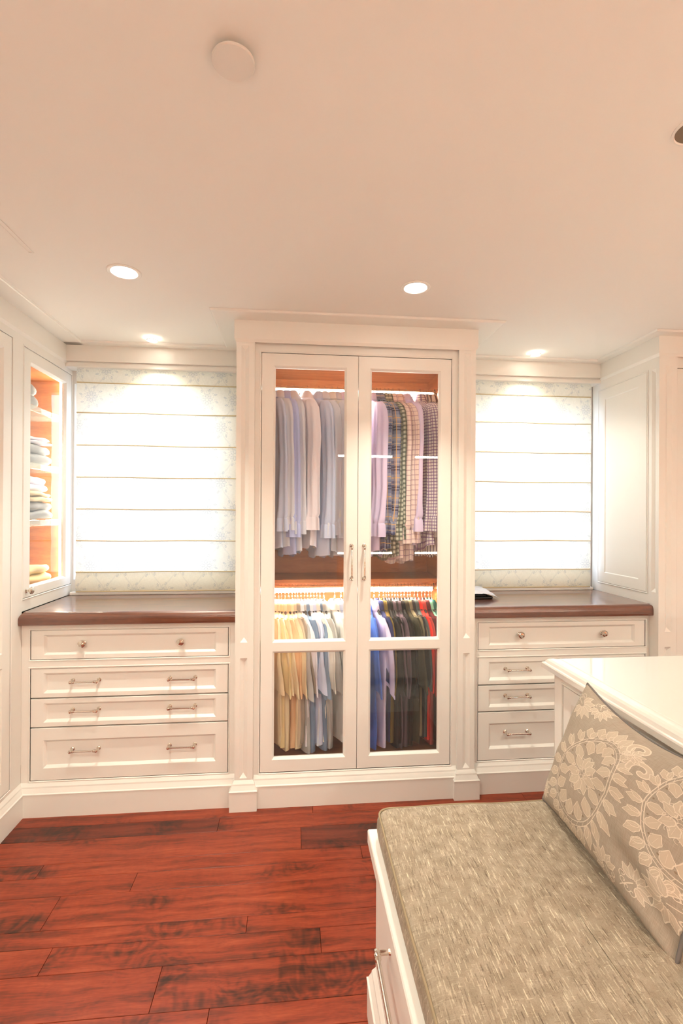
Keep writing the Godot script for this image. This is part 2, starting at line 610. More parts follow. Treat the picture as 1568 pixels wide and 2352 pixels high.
func make_materials() -> void:
	var paint := lin(0.86, 0.845, 0.80)
	mat("white_paint", paint, 0.38)
	mat("ceiling_paint", lin(0.90, 0.888, 0.85), 0.9)
	mat("plate_plastic", lin(0.80, 0.775, 0.73), 0.6)
	mat("wall_paint", lin(0.85, 0.82, 0.78), 0.85)
	var chrome := mat("polished_nickel", Color(0.86, 0.83, 0.79), 0.12, 1.0)
	chrome.metallic_specular = 0.6
	mat("dark_metal", Color(0.30, 0.28, 0.25), 0.4, 0.8)
	var glass := mat("cabinet_glass", Color(0.97, 1.0, 0.99, 0.04), 0.0)
	glass.transparency = BaseMaterial3D.TRANSPARENCY_ALPHA
	var wpane := mat("window_glass", Color(0.95, 1.0, 1.0, 0.03), 0.0)
	wpane.transparency = BaseMaterial3D.TRANSPARENCY_ALPHA
	var shelf := mat("shelf_glass", Color(0.88, 0.96, 0.93, 0.30), 0.06)
	shelf.transparency = BaseMaterial3D.TRANSPARENCY_ALPHA
	# floor boards
	var red := [Color(0.21, 0.105, 0.065), Color(0.525, 0.205, 0.115), Color(0.71, 0.36, 0.225)]
	var specs := [[11, 0.14, 0.26], [22, 0.38, 0.26], [33, 0.08, 0.22], [44, 0.62, 0.24], [58, 0.24, 0.26], [66, 0.0, 0.2]]
	for i in specs.size():
		var m := mat("cherry_floor_%d" % i, Color.WHITE, 0.33)
		m.albedo_texture = wood_texture(specs[i][0], 704, 88, 1.76, 0.16, red, specs[i][1], specs[i][2])
		m.metallic_specular = 0.45
		m.heightmap_enabled = false
	var dk := mat("cherry_floor_dark", Color(0.78, 0.74, 0.72), 0.33)
	dk.albedo_texture = M["cherry_floor_1"].albedo_texture
	# furniture woods
	var cw := mat("counter_wood", Color.WHITE, 0.3)
	cw.albedo_texture = wood_texture(101, 640, 160, 1.1, 0.6, [Color(0.22, 0.10, 0.05), Color(0.39, 0.195, 0.10), Color(0.49, 0.27, 0.15)], -0.05, 0.3)
	cw.uv1_scale = Vector3(0.9, 1.7, 1)
	cw.clearcoat_enabled = true
	cw.clearcoat = 1.0
	cw.clearcoat_roughness = 0.10
	cw.metallic_specular = 0.7
	var vn := mat("veneer_wood", Color.WHITE, 0.5)
	vn.albedo_texture = wood_texture(131, 640, 160, 1.6, 0.5, [Color(0.60, 0.34, 0.17), Color(0.76, 0.47, 0.26), Color(0.83, 0.56, 0.34)], -0.1, 0.25)
	vn.uv1_scale = Vector3(0.8, 1.4, 1)
	var hw := mat("hanger_wood", Color(0.33, 0.15, 0.085), 0.4)
	hw.clearcoat_enabled = true
	mat("hanger_black", Color(0.10, 0.075, 0.07), 0.45)
	# fabrics
	var tw := cloth("tweed", Color.WHITE, tweed_texture(512))
	tw.uv1_triplanar = true
	tw.uv1_scale = Vector3(2.1, 2.1, 2.1)
	tw.heightmap_enabled = true
	tw.heightmap_texture = tw.albedo_texture
	tw.heightmap_scale = 0.25
	tw.rim_enabled = true
	tw.rim = 0.2
	var pl := cloth("embroidered_linen", Color.WHITE, pillow_texture(1024))
	pl.heightmap_enabled = true
	pl.heightmap_texture = pl.albedo_texture
	pl.heightmap_scale = 0.35
	cloth("grey_piping", Color(0.45, 0.43, 0.42))
	cloth("tweed_piping", Color(0.60, 0.54, 0.44))
	var bl := cloth("blind_fabric", Color.WHITE, damask_texture(512))
	bl.uv1_scale = Vector3(3.0, 3.0, 1)
	bl.backlight_enabled = true
	bl.backlight = Color(1.0, 1.0, 1.0)
	cloth("blind_lining", Color(0.82, 0.76, 0.62))
	# glossy stone
	var st := mat("white_stone", lin(0.80, 0.77, 0.72), 0.07)
	st.clearcoat_enabled = true
	st.clearcoat = 1.0
	st.clearcoat_roughness = 0.03
	var led := mat("led_lens", Color(1, 0.95, 0.88), 0.6)
	led.emission_enabled = true
	led.emission = Color(1.0, 0.978, 0.895)
	led.emission_energy_multiplier = K_GLOW
	var lens := mat("lamp_lens", Color(1, 0.97, 0.93), 0.6)
	lens.emission_enabled = true
	lens.emission = Color(1.0, 0.95, 0.88)
	lens.emission_energy_multiplier = K_LENS
	var far := mat("led_fill_far", Color(1, 0.95, 0.88), 0.6)
	far.emission_enabled = true
	far.emission = Color(1.0, 0.978, 0.895)
	far.emission_energy_multiplier = K_FAR_FILL  # rail glow behind the camera, raised to fill the room with warm light
	mat("grille", Color(0.52, 0.46, 0.39), 0.8)
	var bag := mat("clear_film", Color(0.93, 0.95, 1.0, 0.55), 0.3)
	bag.transparency = BaseMaterial3D.TRANSPARENCY_ALPHA
	mat("black_cover", Color(0.05, 0.05, 0.055), 0.45)
	# garments
	var pal := {
		"pale_blue": Color(0.77, 0.82, 0.93), "sky_blue": Color(0.72, 0.77, 0.95), "silver_blue": Color(0.83, 0.855, 0.91), "white_lilac": Color(0.92, 0.905, 0.94), "soft_grey": Color(0.88, 0.885, 0.88),
		"white_cotton": Color(0.90, 0.885, 0.85), "lilac": Color(0.84, 0.80, 0.92), "cream": Color(0.90, 0.84, 0.70), "butter": Color(0.90, 0.82, 0.62), "oatmeal": Color(0.80, 0.74, 0.64), "grey_beige": Color(0.62, 0.58, 0.53),
		"mist_grey": Color(0.70, 0.71, 0.71), "steel_blue": Color(0.46, 0.55, 0.66), "navy_blue": Color(0.18, 0.20, 0.36), "royal_blue": Color(0.27, 0.42, 0.78), "olive": Color(0.40, 0.33, 0.15), "charcoal": Color(0.16, 0.15, 0.16),
		"black_cotton": Color(0.085, 0.078, 0.082), "plum_grey": Color(0.35, 0.29, 0.33), "moss": Color(0.25, 0.235, 0.18), "khaki": Color(0.47, 0.43, 0.34), "slate": Color(0.30, 0.33, 0.33), "coral_red": Color(0.86, 0.20, 0.17), "faded_red": Color(0.66, 0.26, 0.24),
		"maroon": Color(0.34, 0.12, 0.13), "mint": Color(0.52, 0.76, 0.66), "teal": Color(0.12, 0.36, 0.33), "peach": Color(0.90, 0.74, 0.58),
	}
	for k in pal:
		cloth(k, pal[k])
	var w := Color(0.93, 0.92, 0.90)
	cloth("blue_plaid", Color.WHITE, check_texture(Color(0.30, 0.35, 0.50), [[0, 0, 42, Color(0.62, 0.65, 0.72), 0.55], [1, 0, 42, Color(0.62, 0.65, 0.72), 0.55], [0, 78, 8, Color(0.10, 0.13, 0.26), 0.8], [0, 96, 8, Color(0.10, 0.13, 0.26), 0.8], [1, 78, 8, Color(0.10, 0.13, 0.26), 0.8], [1, 96, 8, Color(0.10, 0.13, 0.26), 0.8], [0, 20, 5, Color(0.85, 0.66, 0.40), 0.9], [1, 20, 5, Color(0.85, 0.66, 0.40), 0.9], [0, 60, 4, Color(0.85, 0.75, 0.6), 0.8], [1, 60, 4, Color(0.85, 0.75, 0.6), 0.8]]), 9.0)
	cloth("green_check", Color.WHITE, check_texture(Color(0.74, 0.75, 0.68), [[0, 0, 56, Color(0.20, 0.23, 0.20), 0.6], [1, 0, 56, Color(0.20, 0.23, 0.20), 0.6]]), 42.0)
	cloth("pink_check", Color.WHITE, check_texture(Color(0.90, 0.83, 0.80), [[0, 0, 22, Color(0.58, 0.45, 0.52), 0.55], [1, 0, 22, Color(0.58, 0.45, 0.52), 0.55]]), 38.0)
	cloth("violet_check", Color.WHITE, check_texture(w, [[0, 0, 44, Color(0.45, 0.33, 0.52), 0.6], [1, 0, 44, Color(0.45, 0.33, 0.52), 0.6]]), 55.0)
	cloth("grey_stripe", Color.WHITE, check_texture(w, [[0, 0, 46, Color(0.40, 0.36, 0.42), 0.75]]), 45.0)
	cloth("brown_stripe", Color.WHITE, check_texture(w, [[0, 0, 60, Color(0.36, 0.24, 0.24), 0.85]]), 38.0)


# ---------------------------------------------------------------- shared fittings
func add_knob(parent: Node, at: Vector3, out: Vector3) -> void:
	var b := MB.new()
	var k := [Vector2(0.0, 0.0), Vector2(0.0125, 0.0), Vector2(0.0125, 0.003), Vector2(0.0075, 0.006), Vector2(0.0065, 0.014), Vector2(0.009, 0.018), Vector2(0.0165, 0.021), Vector2(0.0185, 0.025), Vector2(0.0175, 0.030), Vector2(0.012, 0.0345), Vector2(0.005, 0.0365), Vector2(0.0, 0.037)]
	b.lathe(at, out, k, 22)
	part("knob", b, M.polished_nickel, parent)


# a bar pull between two posts; along = direction of the bar, half = half the distance between the posts
func add_pull(parent: Node, at: Vector3, along: Vector3, out: Vector3, half: float, scale := 1.0) -> void:
	var b := MB.new()
	var so := 0.033 * scale
	for s in [-1.0, 1.0]:
		var p: Vector3 = at + along * half * s
		b.lathe(p, out, [Vector2(0, 0), Vector2(0.0105, 0), Vector2(0.0105, 0.003), Vector2(0.0065, 0.006), Vector2(0.005, 0.012), Vector2(0.005, so - 0.008), Vector2(0.0075, so - 0.005), Vector2(0.0085, so), Vector2(0.0065, so + 0.006), Vector2(0.0, so + 0.008)].map(func(q): return Vector2(q.x * scale, q.y)), 14)
		var c: Vector3 = p + out * so
		b.lathe(c - along * s * 0.004, -along * s, [Vector2(0.004, 0), Vector2(0.0075, 0.002), Vector2(0.0075, 0.006), Vector2(0.0055, 0.008), Vector2(0.007, 0.011), Vector2(0.0055, 0.014), Vector2(0.0045, 0.016)].map(func(q): return q * scale), 12)
	b.tube([at + out * so - along * half, at + out * so + along * half], 0.0046 * scale, 10)
	part("handle", b, M.polished_nickel, parent)


# a drawer front or door: slab with a recessed, chamfered panel; z = 0 is its face
func front_mesh(r: Array, mx: float, my: float, t := 0.02, cham := 0.012) -> MB:
	var b := MB.new()
	b.rect_profile(r, [Vector2(0, -t), Vector2(0, -0.002), Vector2(0.0007, -0.0006), Vector2(0.002, 0)], false)
	var p := [r[0] + mx, r[1] + my, r[2] - mx, r[3] - my]
	b.plate([r[0] + 0.002, r[1] + 0.002, r[2] - 0.002, r[3] - 0.002], [p], 0.0)
	b.rect_profile(p, [Vector2(0, 0), Vector2(0.0015, -0.001), Vector2(cham, -cham)])
	return b


const BASE := [Vector2(0.0215, 0.0), Vector2(0.0215, 0.107), Vector2(0.0235, 0.109), Vector2(0.0235, 0.113), Vector2(0.019, 0.117), Vector2(0.0105, 0.1375), Vector2(0.0095, 0.1445), Vector2(0.0070, 0.1490), Vector2(0.0005, 0.161), Vector2(0.0, 0.161)]


func crown(p: float) -> Array:
	return [Vector2(0.0, 2.362), Vector2(0.010, 2.376), Vector2(0.010, 2.4695), Vector2(p - 0.012, 2.4695), Vector2(p - 0.006, 2.4715), Vector2(p - 0.004, 2.476), Vector2(p, CEIL - 0.0005)]


func bead(b: MB, r: Array, z: float) -> void:
	# small bead round an opening (r = the opening), proud of z
	var o := [r[0] - 0.008, r[1] - 0.008, r[2] + 0.008, r[3] + 0.008]
	b.rect_profile(o, [Vector2(0, z), Vector2(0.0012, z + 0.0022), Vector2(0.0045, z + 0.0028), Vector2(0.0068, z + 0.0012), Vector2(0.008, z - 0.002), Vector2(0.008, z - 0.02)], false)


# V-groove strip face: rectangle r at z with grooves [x0, y0, x1, y1] of depth d
func fluted(b: MB, r: Array, grooves: Array, z: float, d: float) -> void:
	b.plate(r, grooves, z)
	for g in grooves:
		var xm: float = (g[0] + g[2]) / 2
		var h: float = minf((g[2] - g[0]) * 0.62, (g[3] - g[1]) / 2)
		var t := Vector3(xm, g[3] - h, z - d)
		var u := Vector3(xm, g[1] + h, z - d)
		b.poly([Vector3(g[0], g[1], z), Vector3(g[0], g[3], z), t, u], Vector3(1, 0, 1))
		b.poly([Vector3(g[2], g[1], z), Vector3(g[2], g[3], z), t, u], Vector3(-1, 0, 1))
		b.poly([Vector3(g[0], g[1], z), Vector3(g[2], g[1], z), u], Vector3(0, 1, 1))
		b.poly([Vector3(g[0], g[3], z), Vector3(g[2], g[3], z), t], Vector3(0, -1, 1))


# ---------------------------------------------------------------- room
func build_lights() -> void:
	var cam := Camera3D.new()
	cam.name = "camera"
	cam.keep_aspect = Camera3D.KEEP_HEIGHT
	cam.fov = 2.0 * rad_to_deg(atan(1176.0 / 1110.0))
	cam.near = 0.02
	cam.far = 100.0
	cam.position = Vector3(0, 1.5, 0)
	cam.rotation_order = EULER_ORDER_YXZ
	cam.rotation_degrees = Vector3(0.1, -5.48, 0.29)
	add_child(cam)
	cam.current = true
	var e := Environment.new()
	e.background_mode = Environment.BG_SKY
	var sky := Sky.new()
	var sm := ProceduralSkyMaterial.new()
	sm.sky_top_color = Color(0.80, 0.88, 1.0)
	sm.sky_horizon_color = Color(0.93, 0.965, 1.0)
	sm.ground_bottom_color = Color(0.62, 0.66, 0.70)
	sm.ground_horizon_color = Color(0.86, 0.90, 0.95)
	sm.sun_angle_max = 1.0
	sky.sky_material = sm
	e.sky = sky
	e.background_energy_multiplier = K_SKY
	e.tonemap_mode = Environment.TONE_MAPPER_LINEAR
	e.tonemap_exposure = K_EXPOSURE
	e.sdfgi_enabled = true
	e.ssao_enabled = true
	e.ssil_enabled = true
	var we := WorldEnvironment.new()
	we.name = "world_environment"
	we.environment = e
	add_child(we)


func area(parent: Node, at: Vector3, size: Vector2, dir: Vector3, energy: float, c := LEDC) -> void:
	var l := AreaLight3D.new()
	l.name = "strip_light"
	l.area_size = size
	l.light_energy = energy
	l.light_color = c
	l.shadow_enabled = true
	l.area_range = 8.0
	l.area_attenuation = 2.0
	parent.add_child(l, true)
	l.position = at
	var up := Vector3(0, 1, 0) if absf(dir.y) < 0.9 else Vector3(0, 0, -1)
	l.basis = Basis.looking_at(dir, up)


func downlight(at: Vector3, r: float, lens_r: float, energy: float, label: String, group: String, angle := 78.0, called := "ceiling_downlight") -> void:
	var t := thing(called, label, "ceiling light", at, 0.0, group)
	var b := MB.new()
	b.lathe(Vector3.ZERO, Vector3(0, -1, 0), [Vector2(r, 0.0), Vector2(r, 0.002), Vector2(r - 0.003, 0.0045), Vector2(lens_r + 0.003, 0.0035), Vector2(lens_r, 0.001), Vector2(lens_r, 0.0)], 40)
	part("trim_ring", b, M.ceiling_paint, t)
	b = MB.new()
	b.lathe(Vector3.ZERO, Vector3(0, -1, 0), [Vector2(lens_r, 0.001), Vector2(lens_r * 0.8, 0.003), Vector2(lens_r * 0.4, 0.0045), Vector2(0.0, 0.005)], 32)
	part("lamp_lens", b, M.lamp_lens, t)
	var l := SpotLight3D.new()
	l.name = "lamp_light"
	l.light_energy = energy
	l.light_color = WARM
	l.spot_range = 12.0
	l.spot_attenuation = 2.0
	l.spot_angle = angle
	l.spot_angle_attenuation = 0.9
	l.light_size = lens_r * 0.4
	l.shadow_enabled = true
	t.add_child(l, true)
	l.position = Vector3(0, -0.008 - lens_r * 0.8, 0)
	l.rotation_degrees = Vector3(-90, 0, 0)


func build_room() -> void:
	# floor: a slab with every board on it
	var b := MB.new()
	b.box(Vector3(-2.1, -0.12, -3.3), Vector3(3.9, -0.012, 1.9))
	var fl := struct("floor", b, M.cherry_floor_5, "red-brown cherry plank floor of mixed board widths in front of the white cabinets", "floor")
	var edges := [-2.56, -2.42, -2.317, -2.163, -2.083, -1.981, -1.823, -1.75, -1.648, -1.495, -1.415, -1.313, -1.158, -1.08, -0.977]
	var known := {0: [0.096], 1: [-0.358], 2: [0.035], 4: [-0.643], 6: [-0.167], 7: [-0.82, 0.097], 8: [-0.428], 3: [-1.05, 0.3], 5: [-0.9, 0.62], 9: [-0.25, 0.7], 10: [-0.7], 11: [-0.05]}
	var looks := {"0_0": 0, "0_1": 2, "1_0": 6, "1_1": 0, "2_0": 2, "2_1": 6, "3_1": 0, "4_0": 5, "4_1": 2, "5_1": 4, "6_0": 1, "6_1": 5, "7_0": 2, "7_1": 1, "7_2": 5, "8_0": 5, "8_1": 3}
	var widths := [0.102, 0.155, 0.08]
	var z: float = edges[edges.size() - 1]
	var k := 0
	while z < 1.7:
		z += widths[k % 3]
		k += 1
		edges.append(z)
	rng.seed = 71
	for row in range(edges.size() - 1):
		var z0: float = edges[row]
		var z1: float = edges[row + 1]
		var cuts := [-2.0]
		if known.has(row):
			cuts.append_array(known[row])
		else:
			cuts.append(rng.randf_range(-1.2, -0.2))
		while cuts[cuts.size() - 1] < 2.4:
			cuts.append(cuts[cuts.size() - 1] + rng.randf_range(1.0, 1.75))
		cuts.append(3.8)
		for i in range(cuts.size() - 1):
			var x0: float = cuts[i]
			var x1: float = cuts[i + 1]
			if x1 - x0 < 0.05:
				continue
			var p := MB.new()
			var g := 0.0007
			var bv := 0.0009
			var flip := rng.randf() < 0.5
			var long_side := maxf(1.74, x1 - x0)
			var v0 := rng.randf_range(0.0, 0.26)
			var q := [Vector3(x0 + g, 0, z0 + g), Vector3(x1 - g, 0, z0 + g), Vector3(x1 - g, 0, z1 - g), Vector3(x0 + g, 0, z1 - g)]
			var lo := q.map(func(a): return a - Vector3(0, 0.012, 0))
			var top := [Vector3(x0 + g + bv, 0, z0 + g + bv), Vector3(x1 - g - bv, 0, z0 + g + bv), Vector3(x1 - g - bv, 0, z1 - g - bv), Vector3(x0 + g + bv, 0, z1 - g - bv)]
			var mid := q.map(func(a): return a - Vector3(0, bv, 0))
			var uvf := func(a: Vector3) -> Vector2: return Vector2((x1 - a.x if flip else a.x - x0) / long_side, v0 + (a.z - z0) / 0.22)
			p.poly(top, Vector3(0, 1, 0), top.map(uvf))
			for s in 4:
				var s2 := (s + 1) % 4
				var o: Vector3 = [Vector3(0, 0, -1), Vector3(1, 0, 0), Vector3(0, 0, 1), Vector3(-1, 0, 0)][s]
				var w := [mid[s], mid[s2], top[s2], top[s]]
				p.poly(w, o + Vector3(0, 1, 0), w.map(uvf))
				w = [lo[s], lo[s2], mid[s2], mid[s]]
				p.poly(w, o, w.map(uvf))
			var pick: int = looks.get("%d_%d" % [row, i], rng.randi_range(0, 5))
			part("plank", p, M["cherry_floor_dark"] if pick == 6 else M["cherry_floor_%d" % pick], fl)
	# ceiling
	b = MB.new()
	b.box(Vector3(-2.1, CEIL, -3.3), Vector3(3.9, CEIL + 0.12, 1.9))
	struct("ceiling", b, M.ceiling_paint, "smooth white ceiling in warm light over the whole dressing room", "ceiling")
	# walls
	var holes := [[-1.325, 1.09, -0.42, 2.27], [1.06, 1.09, 1.945, 2.27]]
	b = MB.new()
	b.plate([-2.1, -0.1, 3.9, 2.6], holes, -3.05)
	b.plate([-2.1, -0.1, 3.9, 2.6], holes, -3.20, Vector3(0, 0, -1))
	for h in holes:
		b.rect_profile(h, [Vector2(0, -3.05), Vector2(0, -3.20)], false)
	struct("wall_back", b, M.wall_paint, "white window wall behind the glass wardrobe and both roman blinds", "wall")
	b = MB.new()
	b.box(Vector3(-2.1, -0.1, -3.2), Vector3(-1.95, 2.6, 1.9))
	struct("wall_left", b, M.wall_paint, "white side wall behind the tall cabinets at left", "wall")
	b = MB.new()
	b.box(Vector3(3.75, -0.1, -3.2), Vector3(3.9, 2.6, 1.9))
	struct("wall_right", b, M.wall_paint, "white side wall beyond the stone-topped island", "wall")
	b = MB.new()
	b.box(Vector3(-2.1, -0.1, 1.75), Vector3(3.9, 2.6, 1.9))
	struct("wall_front", b, M.wall_paint, "white wall on the camera's side of the dressing room", "wall")
	# windows in the openings
	var wl := ["white framed window behind the roman blind left of the wardrobe", "white framed window behind the roman blind right of the wardrobe"]
	for i in 2:
		var h: Array = holes[i]
		var w := MB.new()
		w.rect_profile(h, [Vector2(0.0, -3.19), Vector2(0.0, -3.13), Vector2(0.035, -3.13), Vector2(0.04, -3.14), Vector2(0.04, -3.19)], false)
		w.rect_profile(h, [Vector2(0.04, -3.19), Vector2(0.0, -3.19)], false)
		var xm: float = (h[0] + h[2]) / 2
		var o := struct("window_%d" % (i + 1), w, M.white_paint, wl[i], "window")
		w = MB.new()
		w.box(Vector3(xm - 0.018, h[1] + 0.04, -3.18), Vector3(xm + 0.018, h[3] - 0.04, -3.14), 0.004)
		part("sash_bar", w, M.white_paint, o)
		for s in [[h[0] + 0.04, xm - 0.018], [xm + 0.018, h[2] - 0.04]]:
			w = MB.new()
			w.poly([Vector3(s[0], h[1] + 0.04, -3.16), Vector3(s[1], h[1] + 0.04, -3.16), Vector3(s[1], h[3] - 0.04, -3.16), Vector3(s[0], h[3] - 0.04, -3.16)], Vector3(0, 0, 1))
			part("pane", w, M.window_glass, o)
		w = MB.new()
		w.box(Vector3(h[0] if i == 0 else 0.95, 1.004, -3.05), Vector3(-0.30 if i == 0 else h[2], 1.022, -2.995), 0.003)
		part("sill", w, M.white_paint, o)
	# headers over the blinds, and the ceiling trims
	for s in [[-1.337, -0.299, "left"], [0.949, 1.967, "right"]]:
		b = MB.new()
		b.box(Vector3(s[0], 2.346, -3.05), Vector3(s[1], CEIL, -2.955), 0.002)
		var o := struct("trim_%d" % (1 if s[2] == "left" else 2), b, M.white_paint, "white header board above the %s" % ("blind left of the wardrobe" if s[2] == "left" else "blind right of the wardrobe"), "trim")
		b = MB.new()
		b.moulding(crown(0.066).slice(1), [Vector2(s[0], -2.955), Vector2(s[1], -2.955)], 1.0)
		part("crown_moulding", b, M.white_paint, o)
	# round plate, grille, slot and downlights on the ceiling
	var t := thing("ceiling_plate", "round flat white cover plate on the ceiling near the top of the photo", "ceiling plate", Vector3(-0.137, CEIL, -1.055))
	b = MB.new()
	b.lathe(Vector3.ZERO, Vector3(0, -1, 0), [Vector2(0.024, 0.0), Vector2(0.024, 0.010), Vector2(0.0440, 0.0105), Vector2(0.0455, 0.012), Vector2(0.0455, 0.0155), Vector2(0.044, 0.017), Vector2(0.0, 0.0175)], 56)
	part("cover", b, M.plate_plastic, t)
	t = thing("ceiling_speaker", "round taupe speaker grille in a thin white ring at the right edge of the ceiling", "speaker", Vector3(1.012, CEIL, -1.135))
	b = MB.new()
	b.lathe(Vector3.ZERO, Vector3(0, -1, 0), [Vector2(0.055, 0.0), Vector2(0.055, 0.003), Vector2(0.050, 0.005), Vector2(0.048, 0.001)], 48)
	part("trim_ring", b, M.ceiling_paint, t)
	b = MB.new()
	b.lathe(Vector3.ZERO, Vector3(0, -1, 0), [Vector2(0.049, 0.0005), Vector2(0.03, 0.0025), Vector2(0.0, 0.003)], 48)
	part("grille", b, M.grille, t)
	t = thing("air_slot", "narrow white linear air slot running along the ceiling above the left cabinets", "air vent", Vector3(-1.0, CEIL, -1.43))
	b = MB.new()
	for x in [-0.0085, 0.0085]:
		b.box(Vector3(x - 0.0022, -0.003, -0.5), Vector3(x + 0.0022, 0.0, 0.5), 0.001)
	b.box(Vector3(-0.0107, -0.003, -0.503), Vector3(0.0107, 0.0, -0.5), 0.001)
	part("frame", b, M.ceiling_paint, t)
	b = MB.new()
	b.box(Vector3(-0.0063, -0.001, -0.5), Vector3(0.0063, 0.0, 0.5))
	part("slot_insert", b, M.ceiling_paint, t)
	var e := K_DOWN
	downlight(Vector3(-0.701, CEIL, -2.052), 0.067, 0.049, e, "large round downlight in the ceiling in front of the left window", "large ceiling downlights", 47.0)
	downlight(Vector3(0.516, CEIL, -2.06), 0.064, 0.047, e, "large round downlight in the ceiling in front of the glass wardrobe", "large ceiling downlights", 47.0)
	downlight(Vector3(-0.807, 2.469, -2.815), 0.032, 0.025, K_SPOT, "small bright spotlight tucked over the left roman blind", "small spotlights above the blinds", 60.0, "ceiling_spotlight")
	downlight(Vector3(1.452, 2.469, -2.815), 0.032, 0.025, K_SPOT, "small bright spotlight tucked over the right roman blind", "small spotlights above the blinds", 60.0, "ceiling_spotlight")
	var unseen_lamps := [[Vector3(-0.7, CEIL, -0.35), "unseen round downlight out of view over the left cabinets, lighting the cabinet fronts"], [Vector3(2.3, CEIL, -0.5), "unseen round downlight out of view beyond the island, lighting the cabinet fronts"]]  # out of view, placed and set in strength to light the cabinet fronts
	for i in 2:
		downlight(unseen_lamps[i][0], 0.065, 0.048, [K_RA, K_RB][i], unseen_lamps[i][1], "downlights out of the frame")


# ---------------------------------------------------------------- furniture
func build_chest(x0: float, x1: float, lo: float, hi: float, label: String, knobs: Array, pulls: Array) -> void:
	# x0..x1 the drawers' opening, lo..hi the case
	var xc := (lo + hi) / 2
	var t := thing("drawer_chest", label, "chest of drawers", Vector3(xc, 0, -2.52), 0.0, "built-in drawer chests beside the wardrobe")
	var a := x0 - xc
	var c := x1 - xc
	var l := lo - xc
	var h := hi - xc
	var ops := [[a, 0.7655, c, 0.912], [a, 0.168, c, 0.7225]]
	var b := MB.new()
	b.plate([l, 0.0, h, 0.942], ops, 0.0)
	for o in ops:
		b.rect_profile(o, [Vector2(0, 0), Vector2(0, -0.03)])
		bead(b, o, 0.0)
	b.box(Vector3(l, 0.0, -0.52), Vector3(h, 0.94, -0.035))
	part("case", b, M.white_paint, t)
	b = MB.new()
	b.moulding(BASE, [Vector2(l, 0), Vector2(h, 0)], 1.0)
	part("base_moulding", b, M.white_paint, t)
	var g := 0.003
	var ys := [[0.7655, 0.912], [0.576, 0.7225], [0.4315, 0.573], [0.168, 0.4285]]
	for i in 4:
		b = front_mesh([a + g, ys[i][0] + g * 0.6, c - g, ys[i][1] - g * 0.6], 0.0595, 0.0215 if i < 3 else 0.059, 0.025, 0.0125)
		if i == 0 or i == 3:
			pass
		var d := part("drawer", b, M.white_paint, t)
		if i == 0:
			for k in knobs:
				add_knob(d, Vector3(k - xc, 0.843, -0.0125), Vector3(0, 0, 1))
		else:
			for k in pulls:
				add_pull(d, Vector3(k - xc, [0.657, 0.512, 0.315][i - 1], -0.0125), Vector3(1, 0, 0), Vector3(0, 0, 1), 0.0625)


func build_counter(x0: float, x1: float, round_left: bool, label: String) -> void:
	var w := x1 - x0
	var t := thing("countertop", label, "countertop", Vector3((x0 + x1) / 2, 0.942, -2.76), 0.0, "wooden worktops over the drawer chests")
	# profile of the nose (out, y)
	var prof := [Vector2(-0.02, 0.0), Vector2(-0.002, 0.0), Vector2(0.001, 0.002), Vector2(0.002, 0.010), Vector2(0.002, 0.030), Vector2(0.001, 0.038), Vector2(-0.0015, 0.0455), Vector2(-0.0055, 0.052), Vector2(-0.011, 0.0572), Vector2(-0.017, 0.0602), Vector2(-0.0215, 0.0612), Vector2(-0.025, 0.0615)]
	var b := MB.new()
	var l := -w / 2
	var h := w / 2
	var f := 0.272
	if round_left:
		b.moulding(prof, [Vector2(l + 0.012, 0.0), Vector2(l + 0.012, f), Vector2(h, f)], 1.0)
		b.poly([Vector3(l + 0.037, 0.0615, f - 0.025), Vector3(h, 0.0615, f - 0.025), Vector3(h, 0.0615, -0.275), Vector3(l + 0.037, 0.0615, -0.275)], Vector3(0, 1, 0))
		b.box(Vector3(l + 0.02, 0.001, -0.275), Vector3(h, 0.0612, f - 0.026))
	else:
		b.moulding(prof, [Vector2(l, f), Vector2(h - 0.012, f), Vector2(h - 0.012, 0.0)], 1.0)
		b.poly([Vector3(l, 0.0615, f - 0.025), Vector3(h - 0.037, 0.0615, f - 0.025), Vector3(h - 0.037, 0.0615, -0.275), Vector3(l, 0.0615, -0.275)], Vector3(0, 1, 0))
		b.box(Vector3(l, 0.001, -0.275), Vector3(h - 0.02, 0.0612, f - 0.026))
	part("worktop", b, M.counter_wood, t)


func glazed_door(parent: Node, r: Array, opens: Array, t: float, handle: Array) -> Node3D:
	# r and opens at the door's face z = 0 local to parent offset
	var b := MB.new()
	b.rect_profile(r, [Vector2(0, -t), Vector2(0, -0.0015), Vector2(0.0015, 0)], false)
	var rr := [r[0] + 0.0015, r[1] + 0.0015, r[2] - 0.0015, r[3] - 0.0015]
	b.plate(rr, opens, 0.0)
	b.plate(rr, opens.map(func(o): return [o[0] + 0.011, o[1] + 0.011, o[2] - 0.011, o[3] - 0.011]), -t, Vector3(0, 0, -1))
	for o in opens:
		b.rect_profile(o, [Vector2(0, 0), Vector2(0.0015, -0.001), Vector2(0.011, -0.011), Vector2(0.011, -t)], false)
	var d := part("door", b, M.white_paint, parent)
	for o in opens:
		var g := MB.new()
		g.poly([Vector3(o[0] + 0.004, o[1] + 0.004, -0.0155), Vector3(o[2] - 0.004, o[1] + 0.004, -0.0155), Vector3(o[2] - 0.004, o[3] - 0.004, -0.0155), Vector3(o[0] + 0.004, o[3] - 0.004, -0.0155)], Vector3(0, 0, 1))
		part("glass_pane", g, M.cabinet_glass, d)
	return d


